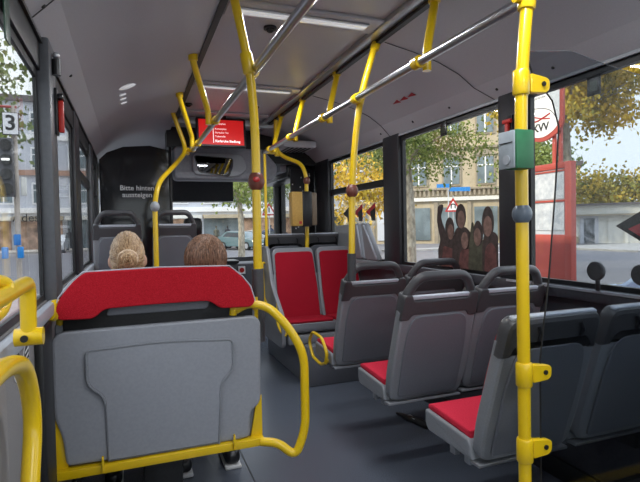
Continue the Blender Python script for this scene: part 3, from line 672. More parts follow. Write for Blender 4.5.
# ceiling camera domes
for x, y, n in ((.70, 2.52, 'near the yellow pole'), (1.02, 4.2, 'by the right rail end'), (.47, 4.25, 'by the left hanger')):
    t = thing('camera_dome', 'small black camera dome on the ceiling, '+n, 'camera', (x, y, 2.33), group='black domes on the ceiling')
    MB().tube([(x, y, 2.329), (x, y, 2.318)], .034, 16).build('base_ring', rubber_m, t)
    MB().ell((x, y, 2.317), .022, .022, .018, 14).build('dome', lens_off, t)
GLINTS = (('oval', (.005, 3.41, .055, .05)), ('slot', (-.024, 3.57, .024, .020)), ('slot', (-.024, 3.68, .024, .020)), ('slot', (-.020, 3.80, .024, .020)))  # reflections on the cove, built as faintly glowing discs
t = thing('ceiling_glint', 'small pale oval and three dashes on the left ceiling panel, reflections made as glowing discs', 'lamp', (.0, 3.6, 2.2))
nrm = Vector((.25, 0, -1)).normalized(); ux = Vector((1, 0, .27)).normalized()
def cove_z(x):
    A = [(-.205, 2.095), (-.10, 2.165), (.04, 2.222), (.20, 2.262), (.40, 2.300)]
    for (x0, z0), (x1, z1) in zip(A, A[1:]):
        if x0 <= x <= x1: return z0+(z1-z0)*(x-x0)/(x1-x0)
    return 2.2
for nm_, (x, y, a, b) in GLINTS:
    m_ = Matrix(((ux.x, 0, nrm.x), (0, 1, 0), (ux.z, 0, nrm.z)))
    MB().ell((x, y, cove_z(x)-.003), a, b, .004, 16, mtx=Matrix.Rotation(-math.atan2((cove_z(x+.02)-cove_z(x-.02)), .04), 4, 'Y')).build(nm_, glow_m, t)
# emergency hammers
for (x, y, z, n, s) in ((XL+.045, 2.22, 1.77, 'near left window post', 1), (XR-.03, 2.23, 1.80, 'right window post by the green box', -1)):
    t = thing('emergency_hammer', 'red emergency hammer in black holder on the '+n, 'hammer', (x, y, z), group='emergency hammers')
    MB().box(min(x, x-.01*s), max(x, x-.01*s), y-.025, y+.025, z-.09, z+.09, .002).build('holder', black_m, t)
    MB().box(min(x+.001*s, x+.02*s), max(x+.001*s, x+.02*s), y-.011, y+.011, z-.08, z+.045, .004).build('handle', red_plastic, t)
    MB().box(min(x+.001*s, x+.022*s), max(x+.001*s, x+.022*s), y-.03, y+.03, z+.046, z+.068, .004).build('head', black_m if s > 0 else red_plastic, t)
t = thing('sensor_cylinder', 'small black cylinder fitting above the hammer on the left', 'fitting', (XL+.05, 2.20, 1.93))
MB().tube([(XL+.05, 2.17, 1.90), (XL+.05, 2.17, 1.96)], .016, 12).build('cylinder', black_m, t)
MB().ell((XL+.05, 2.17, 1.975), .014, .014, .014, 10).build('cap', alu_m, t)
# black discs on the right sill
for y, n in ((1.654, 'left of two'), (1.44, 'right of two')):
    t = thing('sill_disc', 'round black rubber disc on the right window sill, '+n, 'disc', (1.94, y, .985), group='round black discs on the sill')
    MB().tube([(1.955, y, 1.075), (1.948, y, 1.075), (1.935, y, 1.075), (1.930, y, 1.075)], lambda q: .038 if q in (0, 1) else .043, 24).build('disc', rubber_m, t)
    MB().tube([(1.952, y, .986), (1.952, y, 1.04)], .010, 10).build('stem', rubber_m, t)
# sensor stickers high on the windows
for y, z, n in ((2.868, 1.935, 'middle window'), (1.70, 1.915, 'nearest window')):
    t = thing('window_tag', 'small black square tag hanging at the top of the right %s' % n, 'tag', (1.99, y, z), group='black tags on the right windows')
    MB().box(1.984, 1.990, y-.035, y+.035, z-.045, z+.045, .002).build('plate', black_m, t)
    MB().box(1.9825, 1.984, y-.02, y+.02, z-.025, z+.02).build('patch', mat('tag_green', (.03, .05, .03), .3), t)
t = thing('window_tag', 'dark green slip hanging at the top of the left window', 'tag', (-.28, 1.75, 1.9))
MB().box(-.291, -.287, 1.50, 1.56, 1.80, 1.97, .001).build('plate', mat('slip_green', (.02, .06, .035), .4), t)
# arrow decals on windows
WA = 1.999
def tri_decal(t, ys, z, h, mtl, nm='arrow'):
    a, b, c = ys
    MB().poly([(a, z), (b, z+h), (b, z-h)], .0008, frame((1.9985, 0, 0), (0,1,0), (0,0,1), (1,0,0))).build(nm, mtl, t)
t = thing('window_decal', 'row of red and black arrowheads stuck on the front side window', 'decal', (2.0, 4.3, 1.4))
for k, y in enumerate((4.62, 4.36, 4.10)):
    MB().poly([(y, 1.42), (y-.19, 1.50), (y-.19, 1.34)], .0012, frame((1.996, 0, 0), (0,1,0), (0,0,1), (1,0,0))).build('arrow', decal_red if k else decal_black, t)
    MB().poly([(y-.09, 1.42), (y-.19, 1.455), (y-.19, 1.34), (y-.12, 1.34)], .0006, frame((1.9945, 0, 0), (0,1,0), (0,0,1), (1,0,0))).build('shade', decal_black, t)
t = thing('window_decal', 'large dark arrowhead stuck on the nearest right window', 'decal', (2.0, 1.5, 1.3))
MB().poly([(1.60, 1.275), (1.45, 1.355), (1.25, 1.355), (1.25, 1.19), (1.45, 1.19)], .0012, frame((1.996, 0, 0), (0,1,0), (0,0,1), (1,0,0))).build('arrow', decal_black, t)
MB().poly([(1.54, 1.262), (1.45, 1.30), (1.45, 1.21)], .0006, frame((1.9945, 0, 0), (0,1,0), (0,0,1), (1,0,0))).build('shade', decal_red, t)
t = thing('ceiling_reflection', 'three small red arrowheads on the right ceiling panel, painted reflection of the window decals', 'decal', (1.79, 3.07, 2.16))  # mirror image of the window arrowheads, drawn as red shapes
for k in range(3):
    y = 3.17 - k*.10
    a = Vector((1.79, y, 2.169)); 
    dx = Vector((.03, 0, -.0085)); dn = Vector((-.377, 0, -.926)).normalized()
    MB().poly([(-.03, 0), (.06, .022), (.06, -.016)], .0012, frame(a + dn*.002, (0,-1,0), Vector((-1,0,.407)).normalized(), dn)).build('arrow', decal_red, t)
# window film with waving people (outline group, printed film)
t = thing('window_film', 'printed film of five waving people along the bottom of the middle window', 'decal', (2.0, 2.6, 1.0))
def film(nm, pts, mtl, lay=0):   # pts in (y, z); y runs forward
    MB().poly(pts, .0008, frame((1.9965-.0012*lay, 0, 0), (0,1,0), (0,0,1), (1,0,0))).build(nm, mtl, t)
def oval(y, z, a, b, n=16): return [(y+a*math.cos(2*math.pi*k/n), z+b*math.sin(2*math.pi*k/n)) for k in range(n)]
Z0 = 1.0085
film('figure', round2([(2.96, Z0), (2.70, Z0), (2.72, 1.16), (2.79, 1.22), (2.87, 1.225), (2.885, 1.27), (2.915, 1.315), (2.925, 1.36), (2.90, 1.40), (2.895, 1.43), (2.925, 1.435), (2.965, 1.42), (2.968, 1.38), (2.975, 1.32), (2.955, 1.25), (2.935, 1.19), (2.965, 1.12)], .015), sticker_d)
film('head', oval(2.825, 1.265, .052, .078), sticker_d, 1); film('face', oval(2.815, 1.245, .034, .052), sticker_f, 2); film('shirt', round2([(2.93, Z0), (2.76, Z0), (2.78, 1.13), (2.90, 1.15)], .02), sticker_r, 1)
film('figure', round2([(2.80, Z0), (2.56, Z0), (2.58, 1.22), (2.64, 1.275), (2.75, 1.275), (2.79, 1.2)], .03), sticker_d, 3)
film('head', oval(2.70, 1.345, .056, .082), sticker_d, 4); film('face', oval(2.695, 1.325, .038, .058), sticker_f, 5)
film('figure', round2([(2.73, Z0), (2.54, Z0), (2.55, 1.09), (2.60, 1.14), (2.70, 1.13)], .03), sticker_r, 6)
film('head', oval(2.655, 1.205, .048, .072), sticker_d, 7); film('face', oval(2.655, 1.19, .036, .055), sticker_f, 8)
film('figure', round2([(2.62, Z0), (2.40, Z0), (2.42, 1.15), (2.47, 1.20), (2.55, 1.19), (2.565, 1.25), (2.56, 1.30), (2.58, 1.31), (2.595, 1.25), (2.61, 1.15)], .02), sticker_g, 9)
film('head', oval(2.520, 1.235, .047, .080), sticker_d, 10); film('face', oval(2.525, 1.215, .034, .055), sticker_f, 11)
film('figure', round2([(2.48, Z0), (2.338, Z0), (2.338, 1.225), (2.375, 1.25), (2.46, 1.235), (2.48, 1.15)], .02), sticker_d, 12)
film('shirt', round2([(2.46, Z0), (2.35, Z0), (2.355, 1.15), (2.40, 1.19), (2.45, 1.15)], .02), sticker_r, 13)
film('head', oval(2.425, 1.30, .054, .100), sticker_d, 13); film('face', oval(2.425, 1.28, .038, .062), sticker_f, 14)
# accessibility stickers on the left wall
t = thing('wall_sticker', 'black and white striped oval stickers on the left wall', 'sticker', (-.298, 1.6, .93))
for k, (u, v) in enumerate(((1.545, .945), (1.675, .925))):
    o = MB().poly([(u+.045*math.cos(a), v+.050*math.sin(a)) for a in [2*math.pi*j/20 for j in range(20)]], .001, frame((-.2995, 0, 0), (0,1,0), (0,0,1), (1,0,0))).build('sticker', text_m, t)
    MB().poly([(u+.038*math.cos(a), v+.043*math.sin(a)) for a in [2*math.pi*j/20 for j in range(20)]], .0006, frame((-.2984, 0, 0), (0,1,0), (0,0,1), (1,0,0))).build('inner', decal_black, o)
    m = MB()
    for q in range(4 if k else 2): m.poly([(u-.025, v-.03+q*.017), (u+.025, v-.022+q*.017), (u+.025, v-.016+q*.017), (u-.025, v-.024+q*.017)], .0005, frame((-.2977, 0, 0), (0,1,0), (0,0,1), (1,0,0)))
    m.build('stripes', text_m, o)
# black strap end on the floor
t = thing('floor_strap', 'short black strap end lying on the floor between seat rows', 'strap', (1.69, 2.85, 0))
MB().tube([(1.665, 2.99, .012), (1.68, 2.93, .014), (1.69, 2.86, .016), (1.715, 2.76, .018), (1.73, 2.70, .014)], lambda q: .008+.016*min(1, q*1.6), 10).build('strap', rubber_m, t)
MB().box(1.685, 1.705, 2.80, 2.88, .0325, .0345).build('label_patch', text_m, t)
# low yellow kick bar under the glass screen
t = thing('kick_bar', 'low yellow edge profile behind the glass screen at the floor', 'profile', (1.5, 1.1, .4))
MB().box(1.20, 1.98, 1.14, 1.185, .36, .395, .006).build('bar', yel_m, t)
MB().box(1.20, 1.98, 1.19, 1.30, .30, .36, .006).build('base', rubber_m, t)
t = thing('barrier_panel', 'dark grey panel below the glass screen', 'panel', (1.5, 1.2, 0))
MB().box(1.20, 1.985, 1.205, 1.23, .0, .298, .006).build('panel', wall_m, t)
# no-smoking style notice on the dashboard side
t = thing('notice_card', 'small white notice with a red mark on the dashboard beside the auburn head', 'notice', (1.31, 6.4, .8))
MB().box(1.29, 1.38, 6.438, 6.448, .70, .80).build('card', text_m, t)
MB().tube([(1.335, 6.4375, .75), (1.335, 6.434, .75)], .032, 16).build('red_mark', btn_red, t)

# ================================================================ PEOPLE
def remesh(mb, name, m, parent, vox=.010, smooth=6, off=None):
    o = mb.build(name, m, parent)
    md = o.modifiers.new('r', 'REMESH'); md.mode = 'VOXEL'; md.voxel_size = vox; md.use_smooth_shade = True
    s = o.modifiers.new('s', 'SMOOTH'); s.iterations = smooth; s.factor = .5
    dg = bpy.context.evaluated_depsgraph_get(); me = bpy.data.meshes.new_from_object(o.evaluated_get(dg))
    o.modifiers.clear(); o.data = me; return o
def person(label, x, y, hz, hair, top, bun, hw, leftfoot):
    t = thing('person', label, 'person', (x, y, 0))
    P = lambda a, b, c: Vector((x+a, y+b, c))
    fx = lambda s: (.10 if not leftfoot or s < 0 else .155)*s
    b = MB()
    b.tube([P(0,0,.56), P(0,-.02,.70), P(0,-.02,.86), P(0,-.01,.98), P(0,0,1.04)], lambda q: .135-.05*max(0, q-.8)*5*.7, 14, flat=.75)
    b.tube([P(0,.0,.98), P(0,.015,1.10)], .050, 12)
    b.ell(P(0,.035,hz-.115), .072, .092, .112, 20); b.ell(P(0,.075,hz-.165), .052, .055, .06, 14)
    b.ell(P(0,.135,hz-.13), .012, .018, .020, 8)
    for s in (-1, 1):
        b.ell(P(.074*s,.03,hz-.125), .010, .018, .030, 8)
        b.tube([P(.12*s,0,.99), P(.165*s,0,.95), P(.175*s,-.01,.76), P(.17*s,.0,.68), P(.14*s,.16,.61), P(.09*s,.26,.585)], lambda q: .048-.024*q, 12)
        b.ell(P(.085*s,.30,.585), .032, .045, .016, 10)
        for k in range(4):
            b.tube([P((.062+.015*k)*s,.33,.587), P((.060+.015*k)*s,.37-.004*abs(k-1.5),.582), P((.060+.015*k)*s,.395-.006*abs(k-1.5),.570)], .0085, 8)
        b.tube([P(.062*s,.275,.59), P(.042*s,.31,.59), P(.036*s,.335,.585)], .010, 8)
        b.tube([P(.07*s,.02,.575), P(.09*s,.20,.57), P(.10*s,.40,.55), P(fx(s),.42,.50), P(fx(s),.40,.30), P(fx(s),.38,.10)], lambda q: .078-.04*q, 14)
    remesh(b, 'body', skin_m, t, .009)
    c = MB()
    c.tube([P(0,0,.58), P(0,-.02,.70), P(0,-.02,.86), P(0,-.01,.97), P(0,0,1.03)], lambda q: .148-.06*max(0, q-.8)*5*.7, 14, flat=.78)
    for s in (-1, 1): c.tube([P(.10*s,0,.99), P(.165*s,0,.955), P(.178*s,-.01,.76), P(.17*s,.0,.67), P(.14*s,.16,.615), P(.10*s,.24,.592)], lambda q: .057-.022*q, 12)
    remesh(c, 'jacket', top, t, .010)
    c = MB()
    for s in (-1, 1): c.tube([P(.06*s,.0,.578), P(.09*s,.20,.572), P(.10*s,.40,.552), P(fx(s),.425,.50), P(fx(s),.40,.30), P(fx(s),.38,.12)], lambda q: .086-.036*q, 14)
    remesh(c, 'trousers', jeans_m, t, .010)
    for s in (-1, 1):
        sh = MB().box(x+fx(s)-.042, x+fx(s)+.042, y+.30, y+.55, .02, .095, .03, seg=3).build('shoe', black_m, t)
        MB().box(x+fx(s)-.044, x+fx(s)+.044, y+.295, y+.555, .001, .020, .006).build('sole', text_m, sh)
    # eyes
    for s in (-1, 1): MB().ell(P(.03*s,.118,hz-.112), .010, .008, .007, 8).build('eye', text_m, t)
    # hair shell and strands
    hc = P(0, .03, hz-.10); ra = Vector((hw, .103, .108))
    h = MB(); b2 = bmesh.new(); bmesh.ops.create_uvsphere(b2, u_segments=28, v_segments=18, radius=1)
    kill = [v for v in b2.verts if (v.co.y > .45 and v.co.z < .35) or (v.co.z < -.95)]
    bmesh.ops.delete(b2, geom=kill, context='VERTS')
    for v in b2.verts:
        n = 1+.02*math.sin(9*v.co.x)*math.cos(7*v.co.z)
        v.co = Vector((v.co.x*ra.x*n, v.co.y*ra.y*n, v.co.z*ra.z*n if v.co.z > 0 else v.co.z*ra.z*1.12)) + hc
    h._merge(b2); ho = h.build('hair', hair, t)
    random.seed(int(x*100)+50)
    st = MB()
    N = 330
    for k in range(N):
        if bun:
            # strands run from the hairline back to the bun
            az = random.uniform(0, 2*math.pi); p0 = Vector((math.cos(az), .30+.25*random.random(), math.sin(az))).normalized(); p1 = Vector((random.uniform(-.22,.22), -1, random.uniform(-.42,.05))).normalized()
        else:
            az = random.uniform(0, 2*math.pi); cr = Vector((.08, -.25, 1)).normalized()
            p0 = (cr+Vector((random.uniform(-.25,.25), random.uniform(-.2,.2), 0))).normalized()
            el = random.uniform(-.95, -.25); p1 = Vector((math.cos(az), math.sin(az), el)).normalized()
            if p1.y > .5: p1.z = max(p1.z, .2); p1.normalize()
        pts = []
        wob = Vector((random.uniform(-.05,.05), random.uniform(-.05,.05), random.uniform(-.05,.05))); rr = random.uniform(1.0, 1.035)
        for j in range(8):
            q = j/7; v = (p0.lerp(p1, q) + wob*math.sin(math.pi*q)).normalized()
            pts.append(Vector((v.x*ra.x, v.y*ra.y, v.z*ra.z*(1 if v.z > 0 else 1.12)))*rr + hc)
        st.tube(pts, lambda q: .0027*(1-.6*q), 4, cap=False)
    st.build('strands', hair, ho)
    if bun:
        bn = MB(); bc = P(0, -.102, hz-.112)
        bn.ell(bc, .034, .028, .034, 16)
        for r_, yy, ph in ((.031, .003, 0), (.022, -.014, 1.2), (.012, -.025, 2.1), (.004, -.030, 3)):
            pts = [bc+Vector((r_*math.cos(a+ph)*1.02, yy+.004*math.sin(3*a), r_*math.sin(a+ph)*.95)) for a in [2*math.pi*j/20 for j in range(21)]]
            bn.tube(pts, .0082, 8, cap=False)
            for q_ in range(5):
                o_ = Vector((random.uniform(-.004,.004), -.0075, random.uniform(-.004,.004))); bn.tube([p_+o_+(p_-bc)*random.uniform(-.12,.16) for p_ in pts], .0016, 4, cap=False)
        bo = bn.build('bun', hair, ho)
        MB().tube([bc+Vector((.037*math.cos(a)+.002, .010+.004*math.sin(7*a), .036*math.sin(a)+.004)) for a in [2*math.pi*j/24 for j in range(25)]], .006, 8, cap=False).build('scrunchie', mat('scrunchie_beige', (.70, .52, .36), .8), ho)
    return t
person('person with blonde hair in a bun, seated facing forward on the near bench', -.018, 2.36, 1.285, blonde_m, cloth_olive, True, .071, 0)
person('person with short auburn hair, seated facing forward on the aisle side of the near bench', .325, 2.36, 1.262, brown_m, cloth_dark, False, .096, 1)

# ================================================================ STREET
GZ = -.35
struct('road', MB().box(-60, 90, -40, 90, GZ-.3, GZ), asphalt_m)
struct('sidewalk', MB().box(2.9, 7.2, -30, 14, GZ, GZ+.10).box(24, 60, 18, 24, GZ, GZ+.10).box(-30, 60, 44, 49.5, GZ, GZ+.12), pave_m)
struct('traffic_island', MB().box(14.5, 26, 26.2, 27.6, GZ, GZ+.12).box(-3.6, -1.6, 9.5, 14, GZ, GZ+.12), pave_m)
lm = MB()
for k in range(9): lm.box(7.9, 8.05, -4+k*5, -1+k*5, GZ, GZ+.004)
for k in range(7): lm.box(1+k*1.5, 1.8+k*1.5, 20, 24, GZ, GZ+.004)
lm.box(16, 45, 22.2, 22.4, GZ, GZ+.004)
struct('road_marking', lm, white_m)

def tree(label, x, y, trunk_h, r, crown, n, ls, lm_, seed, group='street trees', fork=True, tdiam=.2, low=0):
    random.seed(seed)
    t = thing('street_tree', label, 'tree', (x, y, GZ), group)
    b = MB(); base = Vector((x, y, GZ))
    b.tube([base, base+Vector((.03, 0, trunk_h*.5)), base+Vector((-.05, .05, trunk_h))], lambda q: tdiam*(1.15-.4*q), 12)
    tops = []
    for k in range(7):
        a = 2*math.pi*k/7+random.random(); d = Vector((math.cos(a), math.sin(a), .8+random.random()*.8)).normalized()
        p0 = base+Vector((-.05, .05, trunk_h*.92)); L_ = crown[2]*.9
        p1 = p0+d*L_*.5; p2 = p0+Vector((d.x*crown[0]*.8, d.y*crown[1]*.8, d.z*L_))
        b.tube([p0, p1, p2], lambda q: tdiam*.5*(1-.8*q), 7); tops.append(p2)
    b.build('trunk', bark_m, t)
    me = bmesh.new(); cc = base+Vector((0, 0, trunk_h+crown[2]*.55+low))
    clumps = []
    for k in range(60):
        while True:
            v = Vector((random.uniform(-1,1), random.uniform(-1,1), random.uniform(-1,1)))
            if v.length < 1: break
        clumps.append(cc+Vector((v.x*crown[0], v.y*crown[1], v.z*crown[2])))
    for k in range(n):
        c = random.choice(clumps); s = r
        p = c+Vector((random.gauss(0, s), random.gauss(0, s), random.gauss(0, s*.7)))
        e = Euler((random.uniform(0,6.28), random.uniform(0,6.28), random.uniform(0,6.28))).to_matrix(); z = ls*random.uniform(.6, 1.3)
        vs = [me.verts.new(p+e@Vector(q)*z) for q in ((-.5,0,0), (0,-.35,.08), (.5,0,0), (0,.35,.08))]
        me.faces.new(vs)
    mb = MB(); mb.bm.free(); mb.bm = me
    o = mb.build('crown', lm_, t, smooth=False); o['kind'] = 'stuff'
    return t

def house(name, label, origin, ang, w, h, d, wallm, rows, wz, ww, wh, trimm, group=None, gap=None, extra=None):
    """facade in the local plane y=0, looking to -y; root rotated by ang"""
    t = thing(name, label, 'building', origin, group, 0)
    t.rotation_euler = (0, 0, ang); ORG[t] = Vector((0,0,0))
    MB().box(-w/2, w/2, 0, d, 0, h).build('wall', wallm, t)
    MB().box(-w/2-.3, w/2+.3, -.3, d, h, h+(.5 if h > 4 else .16)).build('roof', roof_m, t)
    nx = rows[0]
    for z in wz:
        for k in range(nx):
            xx = -w/2+(k+.5)*w/nx
            f = MB().box(xx-ww/2-.14, xx+ww/2+.14, -.10, -.001, z-.14, z+wh+.18).build('window', trimm, t)
            f2 = MB().box(xx-ww/2, xx+ww/2, -.13, -.101, z, z+wh).build('pane', paneblue, f)
            MB().box(xx-.05, xx+.05, -.16, -.131, z, z+wh).box(xx-ww/2, xx+ww/2, -.16, -.131, z+wh*.66, z+wh*.66+.09).build('sash', white_m, f)
    return t
# sandstone corner house across the junction
ang = -math.radians(36.7)
hs = house('corner_house', 'sandstone corner house with carved bands across the junction', (23.9, 35.8, GZ), ang, 16, 12.5, 7, stone_m, (6,), (4.9, 9.0), 1.25, 2.15, stone2_m)
MB().box(-8.2, 8.2, -.28, -.001, 3.55, 3.85).build('cornice', shopwhite, hs)
bal = MB(); 
for k in range(43): bal.box(-7.9+k*.365, -7.72+k*.365, -.22, -.001, 3.95, 4.45)
bal.box(-8.1, 8.1, -.30, -.001, 4.45, 4.6)
bal.build('balustrade', stone2_m, hs)
MB().box(-8.1, 8.1, -.2, -.001, 7.75, 7.95).build('string_course', stone2_m, hs)
for k in range(6):
    xx = -8+(k+.5)*16/6
    MB().box(xx-.9, xx+.9, -.12, -.001, .3, 3.0).build('shop_window', fgrey if k in (1,) else paneblue, hs)
    MB().poly([(xx-1.0, 7.2), (xx+1.0, 7.2), (xx, 7.65)], .18, frame((0, -.001, 0), (1,0,0), (0,0,1), (0,-1,0))).build('pediment', stone2_m, hs)
    MB().box(xx+1.22, xx+1.52, -.15, -.001, 0, 3.5).build('pilaster', stone2_m, hs)
# low white building
lw = house('low_building', 'low white pavilion with flat roof and doorway beyond the bus stop', (32.0, 26.5, GZ), -math.radians(50), 13, 2.75, 7, shopwhite, (1,), (), 1, 1, stone2_m)
for nm, a, b, z0, z1, mm in (('doorway', -1.6, -.4, 0, 2.0, fgrey), ('door_leaf', -1.35, -.65, 0, 1.85, paneblue), ('column', .2, .45, 0, 2.0, shopwhite), ('column', 1.2, 1.45, 0, 2.0, shopwhite), ('column', 2.2, 2.45, 0, 2.0, shopwhite), ('canopy', -1.9, 3.6, 2.0, 2.12, stone2_m), ('plinth', -6.5, -1.7, 0, .5, stone2_m), ('narrow_window', -4.7, -4.4, .6, 2.1, paneblue)):
    MB().box(a, b, -.12 if nm != 'canopy' else -.6, -.001, z0, z1).build(nm, mm, lw)
house('yellow_house', 'narrow yellow house rising behind the low white pavilion', (47, 44, GZ), -math.radians(45), 3.0, 8.0, 4, yellow_house, (2,), (4.6, 6.4), .5, .9, shopwhite)
# long grey block closing the street ahead
fb = house('street_block', 'long pale grey block with shopfronts closing the street ahead', (4.5, 50, GZ), 0, 44, 13, 10, fgrey, (15,), (4.2, 7.3, 10.4), 1.3, 1.6, white_m)
for k in range(11):
    xx = -22+(k+.5)*4
    MB().box(xx-1.8, xx+1.8, -.12, -.001, .1, 2.6).build('shopfront', awn_m if k%3 else paneblue, fb)
    MB().box(xx-1.9, xx+1.9, -.9, -.001, 2.65, 3.0).build('awning', shopwhite if k%2 else stone_m, fb)
for z in (3.3, 6.6, 9.7):
    MB().box(-22, 22, -.25, -.001, z, z+.45).build('band', white_m if z != 6.6 else mat('brick_band', (.42, .25, .18), .8), fb)
text_obj('shop_lettering', 'Ades', 1.0, black_m, frame((-12.9, -.93, 2.85), (1,0,0), (0,0,1), (0,-1,0)), fb, depth=.02)
# unseen tall row added on the left to keep the sun off the bus
for k, (y0, mm, lab) in enumerate(((-14, shopwhite, 'unseen tall cream house added on the left to block the sun, rearmost'), (4, stone_m, 'unseen tall sandstone house added on the left to block the sun, beside the bus'), (22, fgrey, 'unseen tall grey house added on the left to block the sun, toward the junction'))):
    house('shade_house', lab, (-17, y0+8.5, GZ), math.radians(90), 17, 12.5, 9, mm, (6,), (4.5, 8), 1.2, 1.8, white_m, 'added sun-blocking houses on the left')
# trees
tree('plane tree with pale bark and green crown at the roadside, seen through the middle window', 10.05, 17, 4.3, .45, (3.3, 3.0, 1.5), 8500, .13, leaf_g, 1, tdiam=.30, low=-.05)
tree('autumn tree with yellow leaves over the bus stop', 12.9, 12.0, 5.2, .36, (4.0, 3.0, 1.45), 16000, .16, leaf_sun, 2, tdiam=.15, low=.12)
tree('tall yellowing tree beyond the front side window', 12.8, 27, 2.6, .5, (2.6, 2.6, 2.2), 2600, .26, leaf_y, 3)
tree('bushy autumn tree behind the low pavilion, left of two', 40.5, 33.5, 3.0, .7, (3.6, 3.0, 2.0), 4500, .34, leaf_m, 4, low=-.3)
tree('bushy autumn tree behind the low pavilion, right of two', 46.5, 31, 2.8, .7, (3.8, 3.4, 2.4), 5000, .36, leaf_y, 5, low=-.3)
tree('slim street tree seen through the windscreen', 5.6, 27, 3.4, .35, (2.1, 1.6, 1.1), 1500, .20, leaf_g, 6, tdiam=.17)
tree('green street tree in front of the grey block, centre of the windscreen', 8.8, 36, 4.2, .5, (2.8, 2, 1.6), 1800, .28, leaf_g, 7)
tree('leafy tree seen through the near left window', -4.3, 15, 3.3, .4, (1.8, 1.8, 2.0), 2800, .17, leaf_g, 8, tdiam=.13, low=.6)
tree('tree with tawny leaves farther up the left side', -9.5, 34, 5.2, .5, (2.6, 2.6, 3.4), 2600, .30, leaf_m, 9)
tree('dark leafy tree between the corner house and the pavilion', 26.2, 27.2, 4.2, .6, (2.2, 2.2, 2.4), 4200, .26, leaf_g, 10, tdiam=.25, low=-.1)

# bus stop: cabinet and flag
t = thing('timetable_cabinet', 'red timetable cabinet with paper timetables at the bus stop', 'cabinet', (4.6, 4.5, GZ+.1))
X_ = 4.6
ya, yb, z0, z1 = 4.20, 4.86, .05, 1.97
m = MB(); m.box(X_-.04, X_+.04, ya, ya+.09, GZ+.1, z1, .006).box(X_-.04, X_+.04, yb-.08, yb, GZ+.1, z1, .006).box(X_-.04, X_+.04, ya+.09, yb-.08, z1-.07, z1, .004)
m.build('frame', stopred, t)
MB().box(X_-.025, X_+.02, ya+.09, yb-.08, GZ+.3, 1.15, .004).build('lower_panel', stopred, t)
MB().box(X_-.02, X_+.0, ya+.09, yb-.08, 1.15, z1-.07).build('back_board', fgrey, t)
for a, b in ((1.20, 1.515), (1.56, 1.86)):
    MB().box(X_-.03, X_-.021, ya+.105, yb-.095, a, b).build('timetable', poster_m, t)
MB().box(X_-.036, X_-.02, ya+.09, yb-.08, 1.525, 1.548).box(X_-.036, X_-.02, ya+.09, yb-.08, 1.868, 1.885).build('divider', stopred, t)
t = thing('stop_flag', 'white bus stop flag lettered KVV on twin red posts', 'sign', (4.6, 4.4, GZ+.1))
for y in (4.43, 4.52): MB().tube([(4.66, y, GZ+.1), (4.66, y, 3.4)], .026, 12).build('post', stopred, t)
flag = round2([(4.335, 2.36), (4.335, 3.4), (4.95, 3.4), (4.95, 2.34), (4.64, 2.22)], [.12, .0, .0, .12, .3], 8)
MB().poly(flag, .03, frame((4.60, 0, 0), (0,1,0), (0,0,1), (1,0,0)), .004).build('rim', stopred, t)
flag2 = round2([(4.385, 2.40), (4.385, 3.38), (4.93, 3.38), (4.93, 2.38), (4.64, 2.275)], [.12, .0, .0, .12, .3], 8)
MB().poly(flag2, .004, frame((4.594, 0, 0), (0,1,0), (0,0,1), (1,0,0)), 0).build('face', white_m, t)
TM = lambda y, z: frame((4.5925, y, z), (0,-1,0), (0,0,1), (-1,0,0))
text_obj('lettering', 'KVV', .13, black_m, TM(4.66, 2.415), t, bold=.004)
text_obj('stop_name', 'Haltestelle\nKarlsruhe', .050, black_m, TM(4.68, 2.80), t)
MB().tube([(4.5925, 4.80, 2.50), (4.5925, 4.70, 2.505), (4.5925, 4.60, 2.535), (4.5925, 4.52, 2.56)], .010, 6).tube([(4.5925, 4.78, 2.565), (4.5925, 4.64, 2.52), (4.5925, 4.52, 2.50)], .008, 6).build('swoosh', btn_red, t)
MB().tube(fillet([(4.5925, 4.93, 2.66), (4.5925, 4.70, 2.66), (4.5925, 4.50, 2.60), (4.5925, 4.40, 2.44)], .1), .004, 5).build('outline', black_m, t)
# warning signs
def trisign(label, x, y, ztop, s, group, face):
    d = Vector((x, y, 0)).normalized(); u = Vector((d.y, -d.x, 0))
    t = thing('warning_sign', label, 'sign', (x, y, GZ), group)
    h = s*.866
    MB().tube([(x, y, GZ), (x, y, ztop+.1)], .035, 10).build('post', galv_m, t)
    fr_ = lambda off: frame(Vector((x, y, ztop-h))-d*off, u, (0,0,1), -d)
    MB().poly(round2([(-s/2, 0), (s/2, 0), (0, h)], .06), .03, fr_(.04), 0).build('rim', btn_red, t)
    k = .66; c = h/3
    MB().poly([(-s/2*k, c-c*k), (s/2*k, c-c*k), (0, c+(h-c)*k)], .006, fr_(.072), 0).build('field', white_m, t)
    sy = MB()
    if face == 'tunnel':
        sy.poly([(-.13, .17), (-.13, .36), (-.06, .43), (.06, .43), (.13, .36), (.13, .17), (.07, .17), (.07, .34), (.03, .37), (-.03, .37), (-.07, .34), (-.07, .17)], .004, fr_(.079), 0)
    else: sy.poly([(-.03, .17), (.03, .17), (.04, .45), (-.04, .45)], .004, fr_(.079), 0)
    sy.build('symbol', black_m, t)
    return t
trisign('red triangular warning sign in front of the sandstone house', 15.77, 22, 2.66, .86, 'triangular warning signs', 'tunnel')
trisign('red triangular warning sign seen through the windscreen', 7.47, 28, 2.72, .86, 'triangular warning signs', 'bar')
t = thing('street_name_sign', 'blue street name plates on a post behind the warning sign', 'sign', (15.9, 22.6, GZ))
d = Vector((15.9, 22.6, 0)).normalized(); u = Vector((d.y, -d.x, 0))
MB().tube([(15.9, 22.6, GZ), (15.9, 22.6, 3.35)], .03, 8).build('post', galv_m, t)
MB().poly([(0, 0), (1.05, -.02), (1.05, .20), (0, .22)], .02, frame(Vector((15.95, 22.55, 3.02)), u, (0,0,1), -d)).build('plate', signblue, t)
